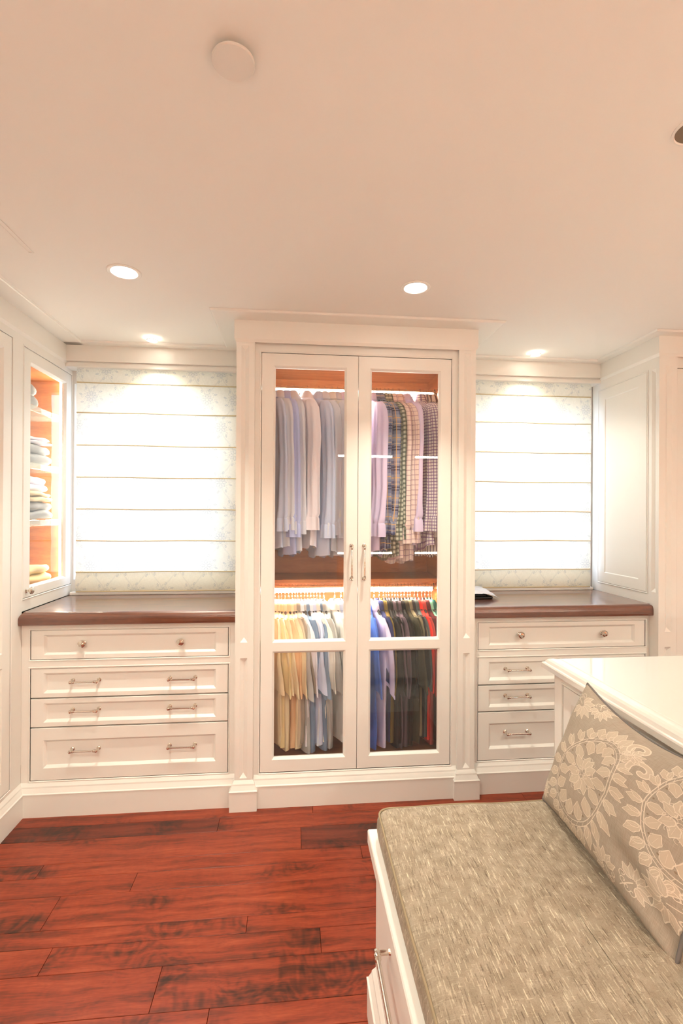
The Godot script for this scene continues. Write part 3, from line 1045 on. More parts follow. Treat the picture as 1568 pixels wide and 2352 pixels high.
func build_rail(parent: Node, y: float, x0: float, x1: float, z: float, energy: float, lens: Material) -> void:
	var b := MB.new()
	b.tube([Vector3(x0, y, z), Vector3(x1, y, z)], 0.0125, 16)
	for x in [x0, x1]:
		var s := 1.0 if x == x0 else -1.0
		b.lathe(Vector3(x, y, z), Vector3(s, 0, 0), [Vector2(0.0, 0.0), Vector2(0.026, 0.0), Vector2(0.026, 0.004), Vector2(0.019, 0.008), Vector2(0.019, 0.022)], 20)
	var r := part("hanging_rail", b, M.polished_nickel, parent)
	b = MB.new()
	b.box(Vector3(x0 + 0.03, y - 0.026, z - 0.004), Vector3(x1 - 0.03, y - 0.002, z + 0.016), 0.004)
	part("led_strip", b, lens, r)
	area(parent, Vector3((x0 + x1) / 2, y - 0.0272, z + 0.006), Vector2(x1 - x0 - 0.08, 0.016), Vector3(0, -1, 0), energy)


func build_wardrobe() -> void:
	var ox := 0.325
	var oz := -2.498
	var t := thing("wardrobe", "tall white built-in wardrobe with two glazed doors and clothes hanging inside, between the windows", "wardrobe", Vector3(ox, 0, oz))
	# local: x -0.623..0.623, z 0 is the face frame, pilasters at +0.02
	var b := MB.new()
	b.box(Vector3(-0.623, 0.0, -0.545), Vector3(-0.598, CEIL - 0.012, -0.001))
	b.box(Vector3(0.598, 0.0, -0.545), Vector3(0.623, CEIL - 0.012, -0.001))
	b.box(Vector3(-0.6, 2.372, -0.545), Vector3(0.6, CEIL - 0.012, -0.02))
	part("case", b, M.white_paint, t)
	# wooden lining
	b = MB.new()
	b.box(Vector3(-0.598, 0.10, -0.545), Vector3(0.598, 2.372, -0.532))
	b.box(Vector3(-0.597, 0.10, -0.532), Vector3(-0.515, 2.372, -0.03))
	b.box(Vector3(0.515, 0.10, -0.532), Vector3(0.597, 2.372, -0.03))
	b.box(Vector3(-0.515, 2.33, -0.532), Vector3(0.515, 2.372, -0.03))
	b.box(Vector3(-0.515, 0.10, -0.532), Vector3(0.515, 0.165, -0.03))
	part("lining", b, M.veneer_wood, t)
	b = MB.new()
	b.box(Vector3(-0.515, 1.105, -0.532), Vector3(0.515, 1.125, -0.22), 0.002)
	part("shelf", b, M.veneer_wood, t)
	# face frame
	var op := [-0.5, 0.167, 0.5, 2.3195]
	b = MB.new()
	b.plate([-0.623, 0.0, 0.623, 2.469], [op], 0.0)
	b.rect_profile(op, [Vector2(0, 0), Vector2(0, -0.035)], false)
	bead(b, op, 0.0)
	part("face_frame", b, M.white_paint, t)
	# pilasters with V flutes
	for s in [-1.0, 1.0]:
		b = MB.new()
		var x0: float = minf(s * 0.623, s * 0.532)
		var x1: float = maxf(s * 0.623, s * 0.532)
		var xm: float = s * 0.5795
		fluted(b, [x0, 0.0, x1, 2.40], [[xm - 0.019, 0.842, xm + 0.019, 2.345], [xm - 0.019, 0.157, xm + 0.019, 0.763]], 0.02, 0.0125)
		b.poly([Vector3(x0, 0, 0.02), Vector3(x0, 2.4, 0.02), Vector3(x0, 2.4, 0), Vector3(x0, 0, 0)], Vector3(-1, 0, 0))
		b.poly([Vector3(x1, 0, 0.02), Vector3(x1, 2.4, 0.02), Vector3(x1, 2.4, 0), Vector3(x1, 0, 0)], Vector3(1, 0, 0))
		part("pilaster", b, M.white_paint, t)
	b = MB.new()
	b.moulding(BASE, [Vector2(-0.53, 0), Vector2(0.53, 0)], 1.0)
	part("base_moulding", b, M.white_paint, t)
	for s in [-1.0, 1.0]:
		b = MB.new()
		var pr := BASE.map(func(q): return Vector2(q.x + 0.001, q.y - (0.012 if q.y > 0.05 else 0.0)))
		var x0: float = minf(s * 0.623, s * 0.532)
		var x1: float = maxf(s * 0.623, s * 0.532)
		b.moulding(pr, [Vector2(x0, -0.4), Vector2(x0, 0.02), Vector2(x1, 0.02), Vector2(x1, 0.0)] if s < 0 else [Vector2(x0, 0.0), Vector2(x0, 0.02), Vector2(x1, 0.02), Vector2(x1, -0.4)], 1.0)
		part("plinth_block", b, M.white_paint, t)
	b = MB.new()
	b.moulding(crown(0.117), [Vector2(-0.623, -0.54), Vector2(-0.623, 0.02), Vector2(0.623, 0.02), Vector2(0.623, -0.54)], 1.0)
	part("crown", b, M.white_paint, t)
	# doors
	for s in [-1.0, 1.0]:
		var x0 := -0.4975 if s < 0 else 0.0012
		var x1 := -0.0012 if s < 0 else 0.4975
		var gx0 := (-0.428 if s < 0 else 0.072) - 0.011
		var gx1 := (-0.071 if s < 0 else 0.4305) + 0.011
		var d := glazed_door(t, [x0, 0.170, x1, 2.317], [[gx0, 0.832, gx1, 2.255], [gx0, 0.2315, gx1, 0.788]], 0.022, [])
		add_pull(d, Vector3(s * 0.033, 1.2445, 0.0), Vector3(0, 1, 0), Vector3(0, 0, 1), 0.086, 0.95)
	build_rail(t, 2.213, -0.512, 0.512, -0.292, K_RAIL, M.led_lens)
	build_rail(t, 1.070, -0.512, 0.512, -0.292, K_RAIL, M.led_lens)


func panel_door(r: Array, panels: Array, t := 0.022, cham := 0.012) -> MB:
	var b := MB.new()
	b.rect_profile(r, [Vector2(0, -t), Vector2(0, -0.0015), Vector2(0.0015, 0)], false)
	b.plate([r[0] + 0.0015, r[1] + 0.0015, r[2] - 0.0015, r[3] - 0.0015], panels, 0.0)
	for p in panels:
		b.rect_profile(p, [Vector2(0, 0), Vector2(0.0015, -0.001), Vector2(cham, -cham)])
	return b


func folded(called: String, label: String, material: Material, at: Vector3, size: Vector3, turn: float, sd: int) -> void:
	# a folded garment: soft stacked layers with rounded fold at one side
	var t := thing(called, label, "folded clothes", at, turn, "folded clothes in the glass cabinet")
	var nz := noise(sd, 7.0, 2)
	var layers := 2
	for k in layers:
		var b := MB.new()
		var h := size.y / layers
		var rows := []
		for i in 17:
			var a := TAU * i / 16.0
			var line := []
			for j in 15:
				var u := -1.0 + 2.0 * j / 14.0
				var ca := cos(a)
				var sa := sin(a)
				var end := pow(maxf(0.0, 1.0 - pow(absf(u), 6.0)), 0.5)
				var y := h * (k + 0.5) + h * 0.55 * signf(sa) * pow(absf(sa), 0.8) * (0.25 + 0.75 * end)
				y += 0.010 * nz.get_noise_2d(u * 0.12 + k, ca * 0.12)
				y -= 0.05 * size.y * k * u * u
				line.append(Vector3(u * size.x / 2.0 * (1.0 - 0.06 * k), maxf(y, 0.0), signf(ca) * pow(absf(ca), 0.45) * size.z / 2.0 * (0.6 + 0.4 * end) * (1.0 - 0.05 * k) + 0.008 * nz.get_noise_2d(u * 0.15, k * 3.0)))
			rows.append(line)
		var cols := []
		for j in 15:
			var line := []
			for i in 16:
				line.append(rows[i][j])
			cols.append(line)
		b.surf(cols, true, Vector3.ZERO, true)
		part("fold_layer", b, material, t)


func build_left_side() -> void:
	# glass cabinet over the counter's left end: turned so that its local +z looks to +x
	var t := thing("glass_cabinet", "narrow lit glass-door cabinet at left with folded clothes on clear shelves", "display cabinet", Vector3(-1.337, 1.0045, -2.73), PI / 2)
	# local x = -(world z + 2.73); door z -2.527..-3.04 -> local -0.203 .. 0.31 ; y local = world - 1.0045
	var yo := 1.0045
	var case := [-0.302, 0.0, 0.322, 2.36 - yo]
	var dr := [-0.203, 1.066 - yo, 0.31, 2.318 - yo]
	var b := MB.new()
	b.plate([-0.21, 0.0, 0.322, 2.45 - yo], [dr], 0.0)
	b.rect_profile(dr, [Vector2(0, 0), Vector2(0, -0.03)], false)
	bead(b, dr, 0.0)
	b.box(Vector3(-0.302, 0.0, -0.46), Vector3(-0.215, 2.45 - yo, -0.01))
	b.box(Vector3(0.30, 0.0, -0.46), Vector3(0.322, 2.45 - yo, -0.01))
	b.box(Vector3(-0.215, 2.29 - yo, -0.46), Vector3(0.30, 2.45 - yo, -0.03))
	b.box(Vector3(-0.215, 0.0, -0.46), Vector3(0.30, 1.09 - yo, -0.025))
	part("case", b, M.white_paint, t)
	b = MB.new()
	b.box(Vector3(-0.215, 1.09 - yo, -0.46), Vector3(0.30, 2.29 - yo, -0.448))
	b.box(Vector3(-0.215, 1.09 - yo, -0.448), Vector3(-0.205, 2.29 - yo, -0.03))
	b.box(Vector3(0.29, 1.09 - yo, -0.448), Vector3(0.30, 2.29 - yo, -0.03))
	b.box(Vector3(-0.205, 2.275 - yo, -0.448), Vector3(0.29, 2.29 - yo, -0.03))
	b.box(Vector3(-0.205, 1.09 - yo, -0.448), Vector3(0.29, 1.10 - yo, -0.03))
	part("lining", b, M.veneer_wood, t)
	var d := glazed_door(t, [dr[0] + 0.003, dr[1] + 0.002, dr[2] - 0.003, dr[3] - 0.002], [[-0.142, 1.112 - yo, 0.246, 2.258 - yo]], 0.022, [])
	add_knob(d, Vector3(-0.172, 1.103 - yo, 0.0), Vector3(0, 0, 1))
	for y in [2.03, 1.725, 1.42]:
		b = MB.new()
		b.box(Vector3(-0.204, y - yo, -0.447), Vector3(0.289, y + 0.034 - yo, -0.045), 0.003)
		part("glass_shelf", b, M.shelf_glass, t)
	for y in [2.17, 1.70, 1.20]:
		b = MB.new()
		b.box(Vector3(0.255, y - yo - 0.012, -0.036), Vector3(0.289, y - yo + 0.012, -0.024), 0.003)
		part("hinge", b, M.polished_nickel, t)
	b = MB.new()
	b.box(Vector3(0.246, 1.105 - yo, -0.040), Vector3(0.262, 2.27 - yo, -0.026), 0.002)
	part("led_strip", b, M.led_lens, t)
	area(t, Vector3(0.243, 1.69 - yo, -0.043), Vector2(0.014, 1.1), Vector3(-0.8, 0, -0.6).normalized(), K_CABINET)
	folded("folded_sweater", "cream sweater folded on the bottom of the lit glass cabinet", M.butter, Vector3(-1.515, 1.102, -2.80), Vector3(0.32, 0.10, 0.24), 1.5, 1)
	folded("folded_sweater", "pale grey-blue garment folded under the others on the lowest clear shelf", M.mist_grey, Vector3(-1.51, 1.456, -2.80), Vector3(0.33, 0.10, 0.25), 1.55, 2)
	folded("folded_sweater", "small off-white garment folded in the middle of the pile on the lowest clear shelf", M.cream, Vector3(-1.50, 1.553, -2.80), Vector3(0.32, 0.055, 0.24), 1.62, 3)
	folded("folded_sweater", "white garment folded on top of the pile on the lowest clear shelf", M.white_lilac, Vector3(-1.52, 1.606, -2.79), Vector3(0.28, 0.085, 0.23), 1.5, 4)
	folded("folded_sweater", "grey garment folded on the middle clear shelf under a white one", M.mist_grey, Vector3(-1.51, 1.76, -2.79), Vector3(0.34, 0.11, 0.25), 1.6, 5)
	folded("folded_sweater", "white garment folded on top of the grey one on the middle clear shelf", M.white_lilac, Vector3(-1.51, 1.868, -2.79), Vector3(0.32, 0.04, 0.24), 1.5, 6)
	folded("folded_sweater", "light grey garment folded on the top clear shelf", M.mist_grey, Vector3(-1.52, 2.065, -2.72), Vector3(0.24, 0.13, 0.22), 1.5, 7)
	# tall cabinets along the left wall
	var lab := ["tall white cabinet with a two-panel door at the left edge beside the glass cabinet", "tall white two-panel cabinet on the left wall nearer the camera", "tall white two-panel cabinet on the left wall beside the camera"]
	for i in 3:
		var z1 := -2.428 + 0.62 * i
		var c := thing("tall_cabinet", lab[i], "cabinet", Vector3(-1.337, 0, z1 + 0.31), PI / 2, "tall cabinets on the left wall")
		# local x: -0.31 (towards camera) .. +0.31
		var hi := 0.31 + (0.092 if i == 0 else 0.0)
		var op := [-0.31 + 0.012, 0.182, 0.31, 2.324]
		b = MB.new()
		b.plate([-0.31, 0.0, hi, 2.45], [op], 0.0)
		b.rect_profile(op, [Vector2(0, 0), Vector2(0, -0.03)])
		bead(b, op, 0.0)
		b.box(Vector3(-0.31, 0.0, -0.6), Vector3(hi, 2.45, -0.031))
		part("case", b, M.white_paint, c)
		b = panel_door([op[0] + 0.003, op[1] + 0.002, op[2] - 0.003, op[3] - 0.002], [[op[0] + 0.066, 0.842, op[2] - 0.066, 2.256], [op[0] + 0.066, 0.245, op[2] - 0.066, 0.776]])
		var dd := part("door", b, M.white_paint, c)
		add_pull(dd, Vector3(op[0] + 0.035, 1.25, 0.0), Vector3(0, 1, 0), Vector3(0, 0, 1), 0.086, 0.95)
		b = MB.new()
		b.moulding(BASE, [Vector2(-0.31, 0), Vector2(hi, 0)], 1.0)
		part("base_moulding", b, M.white_paint, c)
	b = MB.new()
	b.moulding(crown(0.117), [Vector2(-1.337, 0.2), Vector2(-1.337, -2.955)], 1.0 if true else -1.0)
	struct("trim_3", b, M.white_paint, "white crown trim along the ceiling over the left cabinets", "trim")


func build_right_side() -> void:
	var t := thing("tall_cabinet", "tall white cabinet at right with a fluted pilaster and panelled side", "cabinet", Vector3(1.967, 0, -2.45))
	# local: x 0.. , z 0 front of pilaster; side panel at x = 0 faces -x
	var b := MB.new()
	fluted(b, [0.0, 0.0, 0.105, 2.40], [[0.036, 0.860, 0.074, 2.31], [0.036, 0.16, 0.074, 0.779]], 0.0, 0.0125)
	b.poly([Vector3(0.105, 0, 0), Vector3(0.105, 2.4, 0), Vector3(0.105, 2.4, -0.02), Vector3(0.105, 0, -0.02)], Vector3(1, 0, 0))
	part("pilaster", b, M.white_paint, t)
	b = MB.new()
	var op := [0.119, 0.167, 0.62, 2.307]
	b.plate([0.105, 0.0, 1.2, 2.45], [op, [0.64, 0.167, 1.14, 2.307]], -0.02)
	b.rect_profile(op, [Vector2(0, -0.02), Vector2(0, -0.05)])
	b.rect_profile([0.64, 0.167, 1.14, 2.307], [Vector2(0, -0.02), Vector2(0, -0.05)])
	b.box(Vector3(0.02, 0, -0.58), Vector3(1.2, 2.45, -0.055))
	part("case", b, M.white_paint, t)
	for x in [[0.122, 0.617], [0.643, 1.137]]:
		b = panel_door([x[0], 0.17, x[1], 2.304], [[x[0] + 0.065, 0.842, x[1] - 0.065, 2.24], [x[0] + 0.065, 0.24, x[1] - 0.065, 0.776]])
		b.xf = Transform3D()
		var d := part("door", b, M.white_paint, t)
		d.position = Vector3(0, 0, -0.021)
	# side facing the window bay: local frame rotated so that +z looks to -x
	var side := MB.new()
	side.xf = Transform3D(Basis(Vector3(0, 1, 0), -PI / 2), Vector3.ZERO)
	# in that frame local x = world z offset (x -> z): x = z_world + 2.45
	fluted(side, [-0.59, 0.0, 0.0, 2.45], [[-0.055, 1.072, -0.020, 2.30]], 0.0, 0.010)
	part("side_panel", side, M.white_paint, t)
	side = MB.new()
	side.xf = Transform3D(Basis(Vector3(0, 1, 0), -PI / 2), Vector3(-0.001, 0, 0))
	bead(side, [-0.522, 1.064, -0.088, 2.299], 0.0)
	side.rect_profile([-0.5205, 1.0655, -0.0895, 2.2975], [Vector2(0, -0.004), Vector2(0, 0.0015), Vector2(0.0015, 0.003), Vector2(0.062, 0.003), Vector2(0.064, 0.002), Vector2(0.073, -0.006)])
	part("applied_panel", side, M.white_paint, t)
	b = MB.new()
	b.moulding(crown(0.070), [Vector2(0.0, -0.505), Vector2(0.0, 0.0), Vector2(1.2, 0.0)], 1.0)
	part("crown", b, M.white_paint, t)
	b = MB.new()
	b.moulding(BASE, [Vector2(0.0, -0.05), Vector2(0.0, 0.0), Vector2(1.2, 0.0)], 1.0)
	part("base_moulding", b, M.white_paint, t)


func build_blind(x0: float, x1: float, label: String) -> void:
	var w := x1 - x0
	var t := thing("roman_blind", label, "roman blind", Vector3((x0 + x1) / 2, 1.018, -2.985), 0.0, "patterned roman blinds on the windows")
	var ys := [2.346, 2.262, 2.085, 1.893, 1.703, 1.514, 1.327, 1.143, 1.030]
	for k in range(ys.size() - 1):
		var b := MB.new()
		var rows := []
		var uvs := []
		var n := 8
		for i in n + 1:
			var f := float(i) / n
			var y: float = lerpf(ys[k], ys[k + 1], f)
			var line := []
			var ul := []
			for j in 9:
				var u := j / 8.0
				var z := 0.007 * sin(PI * f) + 0.003 * f + 0.0012 * sin(u * 17.0 + k * 2.0) * sin(PI * f)
				line.append(Vector3(-w / 2 + w * u, y - 1.018 - 0.0015 * sin(u * 9.0 + k), z))
				ul.append(Vector2(w * u, 2.346 - y))
			rows.append(line)
			uvs.append(ul)
		b.surf(rows, false, Vector3(0, 0, 1), false, uvs)
		part("hem_panel" if k == ys.size() - 2 else "fold_panel", b, M.blind_fabric, t)
		if k < ys.size() - 2:
			b = MB.new()
			var pts := []
			for j in 9:
				var u := j / 8.0
				pts.append(Vector3(-w / 2 + w * u, ys[k + 1] - 1.018 - 0.0015 * sin(u * 9.0 + k), 0.004))
			b.tube(pts, 0.0036, 6)
			part("fold_batten", b, M.blind_lining, t)
	# the second layer of the turned-up hem, and its weight bar
	var b := MB.new()
	var rows := []
	for i in 3:
		var line := []
		for j in 5:
			line.append(Vector3(-w / 2 + w * j / 4.0, lerpf(1.146, 1.031, i / 2.0) - 1.018, -0.006))
		rows.append(line)
	b.surf(rows, false, Vector3(0, 0, 1))
	part("hem_lining", b, M.blind_fabric, t)
	b = MB.new()
	b.tube([Vector3(-w / 2, 0.010, -0.001), Vector3(w / 2, 0.010, -0.001)], 0.0055, 8)
	part("bottom_bar", b, M.blind_lining, t)


func build_bench() -> void:
	var bx := 0.243
	var ze := -1.41
	var t := thing("bench", "white bench base with a bar-handled drawer under the tweed cushion", "bench", Vector3(bx, 0, ze))
	var w := 0.70
	var l := 1.08
	var b := MB.new()
	b.box(Vector3(0, 0.0, 0), Vector3(w, 0.515, l), 0.002)
	part("base", b, M.white_paint, t)
	b = MB.new()
	b.moulding(BASE, [Vector2(w, 0.0), Vector2(0.0, 0.0), Vector2(0.0, l)], 1.0)
	part("base_moulding", b, M.white_paint, t)
	b = MB.new()
	b.moulding([Vector2(-0.01, 0.513), Vector2(0.020, 0.513), Vector2(0.0225, 0.516), Vector2(0.0225, 0.550), Vector2(0.020, 0.555), Vector2(-0.02, 0.555)], [Vector2(w, 0.0), Vector2(0.0, 0.0), Vector2(0.0, l)], 1.0)
	b.poly([Vector3(0.02, 0.5545, 0.02), Vector3(w, 0.5545, 0.02), Vector3(w, 0.5545, l), Vector3(0.02, 0.5545, l)], Vector3(0, 1, 0))
	part("seat_rail", b, M.white_paint, t)
	# drawer on the side facing -x
	var f := front_mesh([0.10, 0.19, 0.94, 0.495], 0.055, 0.055, 0.012, 0.010)
	f.xf = Transform3D(Basis(Vector3(0, 1, 0), -PI / 2), Vector3(-0.003, 0, 0))
	var d := part("drawer", f, M.white_paint, t)
	add_pull(d, Vector3(0.007, 0.40, 0.36), Vector3(0, 0, 1), Vector3(-1, 0, 0), 0.145, 1.25)
	# cushion
	var c := thing("bench_cushion", "long beige tweed seat cushion with piped edges on the white bench", "cushion", Vector3(bx + w / 2, 0.5555, ze + l / 2))
	var cw := w / 2 + 0.006
	var cl := l / 2 + 0.006
	var outline := func(inset: float, y: float, rad: float) -> Array:
		var q := []
		var hx := cw - inset
		var hz := cl - inset
		for k in 4:
			var sx: float = [1.0, -1.0, -1.0, 1.0][k]
			var sz: float = [1.0, 1.0, -1.0, -1.0][k]
			for i in 7:
				var a := PI / 2 * (k + i / 6.0)
				q.append(Vector3(sx * (hx - rad) + rad * cos(a), y, sz * (hz - rad) + rad * sin(a)))
			# points along the straight side
			var nx: Vector3 = [Vector3(-(hx - rad), y, hz), Vector3(-hx, y, -(hz - rad)), Vector3(hx - rad, y, -hz), Vector3(hx, y, hz - rad)][k]
			var p0: Vector3 = q[q.size() - 1]
			for i in range(1, 8):
				q.append(p0.lerp(nx, i / 8.0))
		return q
	b = MB.new()
	var rows := []
	var nz := noise(9, 3.0, 2)
	for e in [[0.02, 0.0, 0.03], [0.006, 0.006, 0.035], [0.0, 0.03, 0.04], [0.001, 0.052, 0.04], [0.006, 0.066, 0.04], [0.014, 0.074, 0.04], [0.03, 0.079, 0.05], [0.07, 0.083, 0.06], [0.13, 0.086, 0.08], [0.22, 0.088, 0.08], [0.30, 0.089, 0.04], [0.345, 0.089, 0.008]]:
		var q: Array = outline.call(e[0], e[1], e[2])
		for i in q.size():
			q[i] += Vector3(0, 0.010 * nz.get_noise_2d(q[i].x, q[i].z) * clampf(e[1] / 0.08, 0.0, 1.0), 0)
			if e[1] > 0.01 and e[1] < 0.07:
				q[i] += Vector3(q[i].x, 0, q[i].z).normalized() * 0.004 * nz.get_noise_2d(q[i].z * 3.0, q[i].x * 3.0)
		rows.append(q)
	b.surf(rows, true, Vector3.ZERO, true)
	part("cover", b, M.tweed, c)
	b = MB.new()
	var path: Array = outline.call(0.008, 0.0705, 0.04)
	for i in path.size():
		path[i] += Vector3(0, 0.010 * nz.get_noise_2d(path[i].x, path[i].z), 0)
	path.append(path[0])
	b.tube(path, 0.0032, 8, false)
	part("piping", b, M.tweed_piping, c)


func build_pillow() -> void:
	var t := thing("throw_pillow", "square taupe pillow with cream embroidered paisley leaning on the island", "pillow", Vector3(0.80, 0.635, -1.13))
	# corners: far bottom, near bottom, near top, far top
	var c2 := Vector3(-0.045, 0.0, -0.275)
	var c3 := Vector3(-0.075, 0.002, 0.275)
	var c1 := Vector3(0.112, 0.335, -0.30)
	var c4 := Vector3(0.112, 0.33, 0.235)
	var out := Vector3(-0.85, 0.5, 0.05).normalized()
	var n := 36
	var nz := noise(15, 2.2, 2)
	var at := func(u: float, v: float, side: float) -> Vector3:
		# u along the bench (0 far, 1 near), v up
		var uu := u * 2.0 - 1.0
		var vv := v * 2.0 - 1.0
		# edges bow in between the corners
		var pu := 0.5 + 0.5 * uu * (1.0 - 0.06 * (1.0 - vv * vv))
		var pv := 0.5 + 0.5 * vv * (1.0 - 0.07 * (1.0 - uu * uu))
		var p: Vector3 = c2.lerp(c3, pu).lerp(c1.lerp(c4, pu), pv)
		var h := 0.092 * pow(maxf(0.0, (1.0 - uu * uu) * (1.0 - vv * vv)), 0.42)
		h *= 1.0 + 0.10 * nz.get_noise_2d(uu * 0.7, vv * 0.7 + side)
		# a soft crease towards the near bottom corner
		var dl := (uu - 0.62) * 0.55 + (vv + 0.62) * 0.9
		h -= 0.022 * exp(-dl * dl * 60.0) * smoothstep(0.15, 0.6, uu) * smoothstep(0.05, -0.4, vv) * (1.0 if side > 0 else 0.0)
		# the top sags between its corners
		p += Vector3(0, -0.035 * (1.0 - uu * uu) * pow(v, 3.0), 0)
		return p + out * h * side
	for s in [1.0, -1.0]:
		var rows := []
		var uvs := []
		for i in n + 1:
			var line := []
			var ul := []
			for j in n + 1:
				var u := 0.5 - 0.5 * cos(PI * j / n)
				var v := 0.5 - 0.5 * cos(PI * i / n)
				line.append(at.call(u, v, s))
				ul.append(Vector2(u, 1.0 - v))
			rows.append(line)
			uvs.append(ul)
		var b := MB.new()
		b.surf(rows, false, out * s, false, uvs)
		part("front_cover" if s > 0 else "back_cover", b, M.embroidered_linen, t)
	var pts := []
	for e in [[0, 0, 1, 0], [1, 0, 1, 1], [1, 1, 0, 1], [0, 1, 0, 0]]:
		for i in 20:
			var f := i / 20.0
			pts.append(at.call(lerpf(e[0], e[2], f), lerpf(e[1], e[3], f), 0.0))
	pts.append(pts[0])
	var b := MB.new()
	b.tube(pts, 0.0042, 8, false)
	part("piping", b, M.grey_piping, t)


func build_island() -> void:
	var x0 := 0.99
	var z0 := -1.765
	var t := thing("island_cabinet", "white island cabinet with framed side panels beneath the glossy white top", "island", Vector3(x0, 0, z0))
	var w := 1.2
	var l := 1.5
	var b := MB.new()
	b.box(Vector3(0.022, 0.0, 0.022), Vector3(w, 0.905, l))
	part("case", b, M.white_paint, t)
	var f := MB.new()
	f.xf = Transform3D(Basis(Vector3(0, 1, 0), -PI / 2), Vector3(0.002, 0, 0))
	var ops := [[0.055, 0.10, 0.74, 0.865], [0.79, 0.10, 1.45, 0.865]]
	f.plate([0.0, 0.0, l, 0.905], ops, 0.0)
	for o in ops:
		bead(f, o, 0.0)
		f.rect_profile([o[0] + 0.003, o[1] + 0.003, o[2] - 0.003, o[3] - 0.003], [Vector2(0, -0.006), Vector2(0, -0.002), Vector2(0.05, -0.002), Vector2(0.06, -0.012)])
	part("side_panel", f, M.white_paint, t)
	b = MB.new()
	b.xf = Transform3D(Basis(Vector3(0, 1, 0), PI), Vector3(w, 0, 0.002))
	b.plate([0.0, 0.0, w, 0.905], [[0.06, 0.10, w - 0.06, 0.865]], 0.0)
	bead(b, [0.06, 0.10, w - 0.06, 0.865], 0.0)
	b.rect_profile([0.063, 0.103, w - 0.063, 0.862], [Vector2(0, -0.006), Vector2(0, -0.002), Vector2(0.05, -0.002), Vector2(0.06, -0.012)])
	part("end_panel", b, M.white_paint, t)
	var c := thing("island_countertop", "glossy white stone top with an ogee edge on the island at right", "countertop", Vector3(0.958, 0.905, -1.80))
	b = MB.new()
	var prof := [Vector2(-0.03, 0.0), Vector2(0.0, 0.0), Vector2(0.0, 0.017), Vector2(-0.003, 0.021), Vector2(-0.008, 0.023), Vector2(-0.010, 0.026), Vector2(-0.014, 0.032), Vector2(-0.022, 0.037), Vector2(-0.032, 0.040), Vector2(-0.042, 0.0415), Vector2(-0.046, 0.0425), Vector2(-0.049, 0.0445), Vector2(-0.052, 0.045)]
	b.moulding(prof, [Vector2(1.30, 0.0), Vector2(0.0, 0.0), Vector2(0.0, 1.6)], 1.0)
	b.poly([Vector3(0.0515, 0.045, 0.0515), Vector3(1.30, 0.045, 0.0515), Vector3(1.30, 0.045, 1.6), Vector3(0.0515, 0.045, 1.6)], Vector3(0, 1, 0))
	part("slab", b, M.white_stone, c)


func build_counter_items() -> void:
	var t := thing("flat_case", "thin black flat case on the right wooden counter beside the wardrobe", "case", Vector3(1.02, 1.0036, -2.80), 0.05)
	var b := MB.new()
	b.box(Vector3(-0.12, 0.0, -0.08), Vector3(0.125, 0.014, 0.09), 0.004)
	part("base", b, M.black_cover, t)
	b = MB.new()
	b.box(Vector3(-0.12, 0.0145, -0.08), Vector3(0.085, 0.026, 0.085), 0.004)
	part("lid", b, M.black_cover, t)
	var o := thing("plastic_bag", "crumpled clear plastic bag lying on the black case on the right counter", "plastic bag", Vector3(1.02, 1.030, -2.80))
	b = MB.new()
	var nz := noise(4, 9.0, 3)
	var rows := []
	for i in 15:
		var line := []
		for j in 19:
			var u := j / 18.0 * 2.0 - 1.0
			var v := i / 14.0 * 2.0 - 1.0
			var e := (1.0 - pow(absf(u), 3.0)) * (1.0 - pow(absf(v), 3.0))
			var drop := -0.024 * smoothstep(0.62, 1.0, u)
			line.append(Vector3(u * 0.16 + 0.01 * nz.get_noise_2d(v, 3.0), 0.002 + 0.026 * pow(e, 0.6) + 0.012 * absf(nz.get_noise_2d(u * 0.5, v * 0.5)) + drop, v * 0.10))
		rows.append(line)
	b.surf(rows, false, Vector3(0, 1, 0))
	part("film", b, M.clear_film, o)
	b = MB.new()
	var r2 := []
	for row in rows:
		r2.append(row.map(func(p): return Vector3(p.x * 0.93, p.y * 0.72 + 0.0006, p.z * 0.93)))
	b.surf(r2, false, Vector3(0, 1, 0))
	part("contents", b, M.white_lilac, o)


# ---------------------------------------------------------------- clothes
var hanger_mesh := {}


func make_hanger_meshes() -> void:
	var b := MB.new()
	# hook round a rail whose middle is at y = 0
	var pts := []
	for i in 15:
		var a := PI * (-0.15 + 1.15 * i / 14.0)
		pts.append(Vector3(0, 0.017 * sin(a), 0.017 * cos(a)))
	pts.append_array([Vector3(0, -0.012, -0.016), Vector3(0, -0.024, -0.006), Vector3(0, -0.034, 0.0), Vector3(0, -0.055, 0.0)])
	b.tube(pts, 0.0017, 7)
	hanger_mesh["hook"] = b.done()
	b = MB.new()
	b.lathe(Vector3(0, -0.045, 0), Vector3(0, -1, 0), [Vector2(0, 0), Vector2(0.003, 0.0), Vector2(0.0045, 0.006), Vector2(0.0065, 0.016), Vector2(0.0065, 0.020), Vector2(0.0, 0.021)], 10)
	hanger_mesh["ferrule"] = b.done()
	b = MB.new()
	var rows := []
	for i in 19:
		var u := -1.0 + i / 9.0
		var au := absf(u)
		var c := Vector3(0, -0.076 - 0.112 * pow(au, 1.1), u * 0.125)
		var hh := lerpf(0.017, 0.012, au) * (1.0 if au < 0.99 else 0.4)
		var tt := lerpf(0.006, 0.010, au) * (1.0 if au < 0.99 else 0.4)
		var line := []
		for k in 8:
			var a := TAU * k / 8.0
			line.append(c + Vector3(tt * cos(a), hh * sin(a), 0))
		rows.append(line)
	b.surf(rows, true, Vector3.ZERO, true)
	hanger_mesh["shoulder_bar"] = b.done()


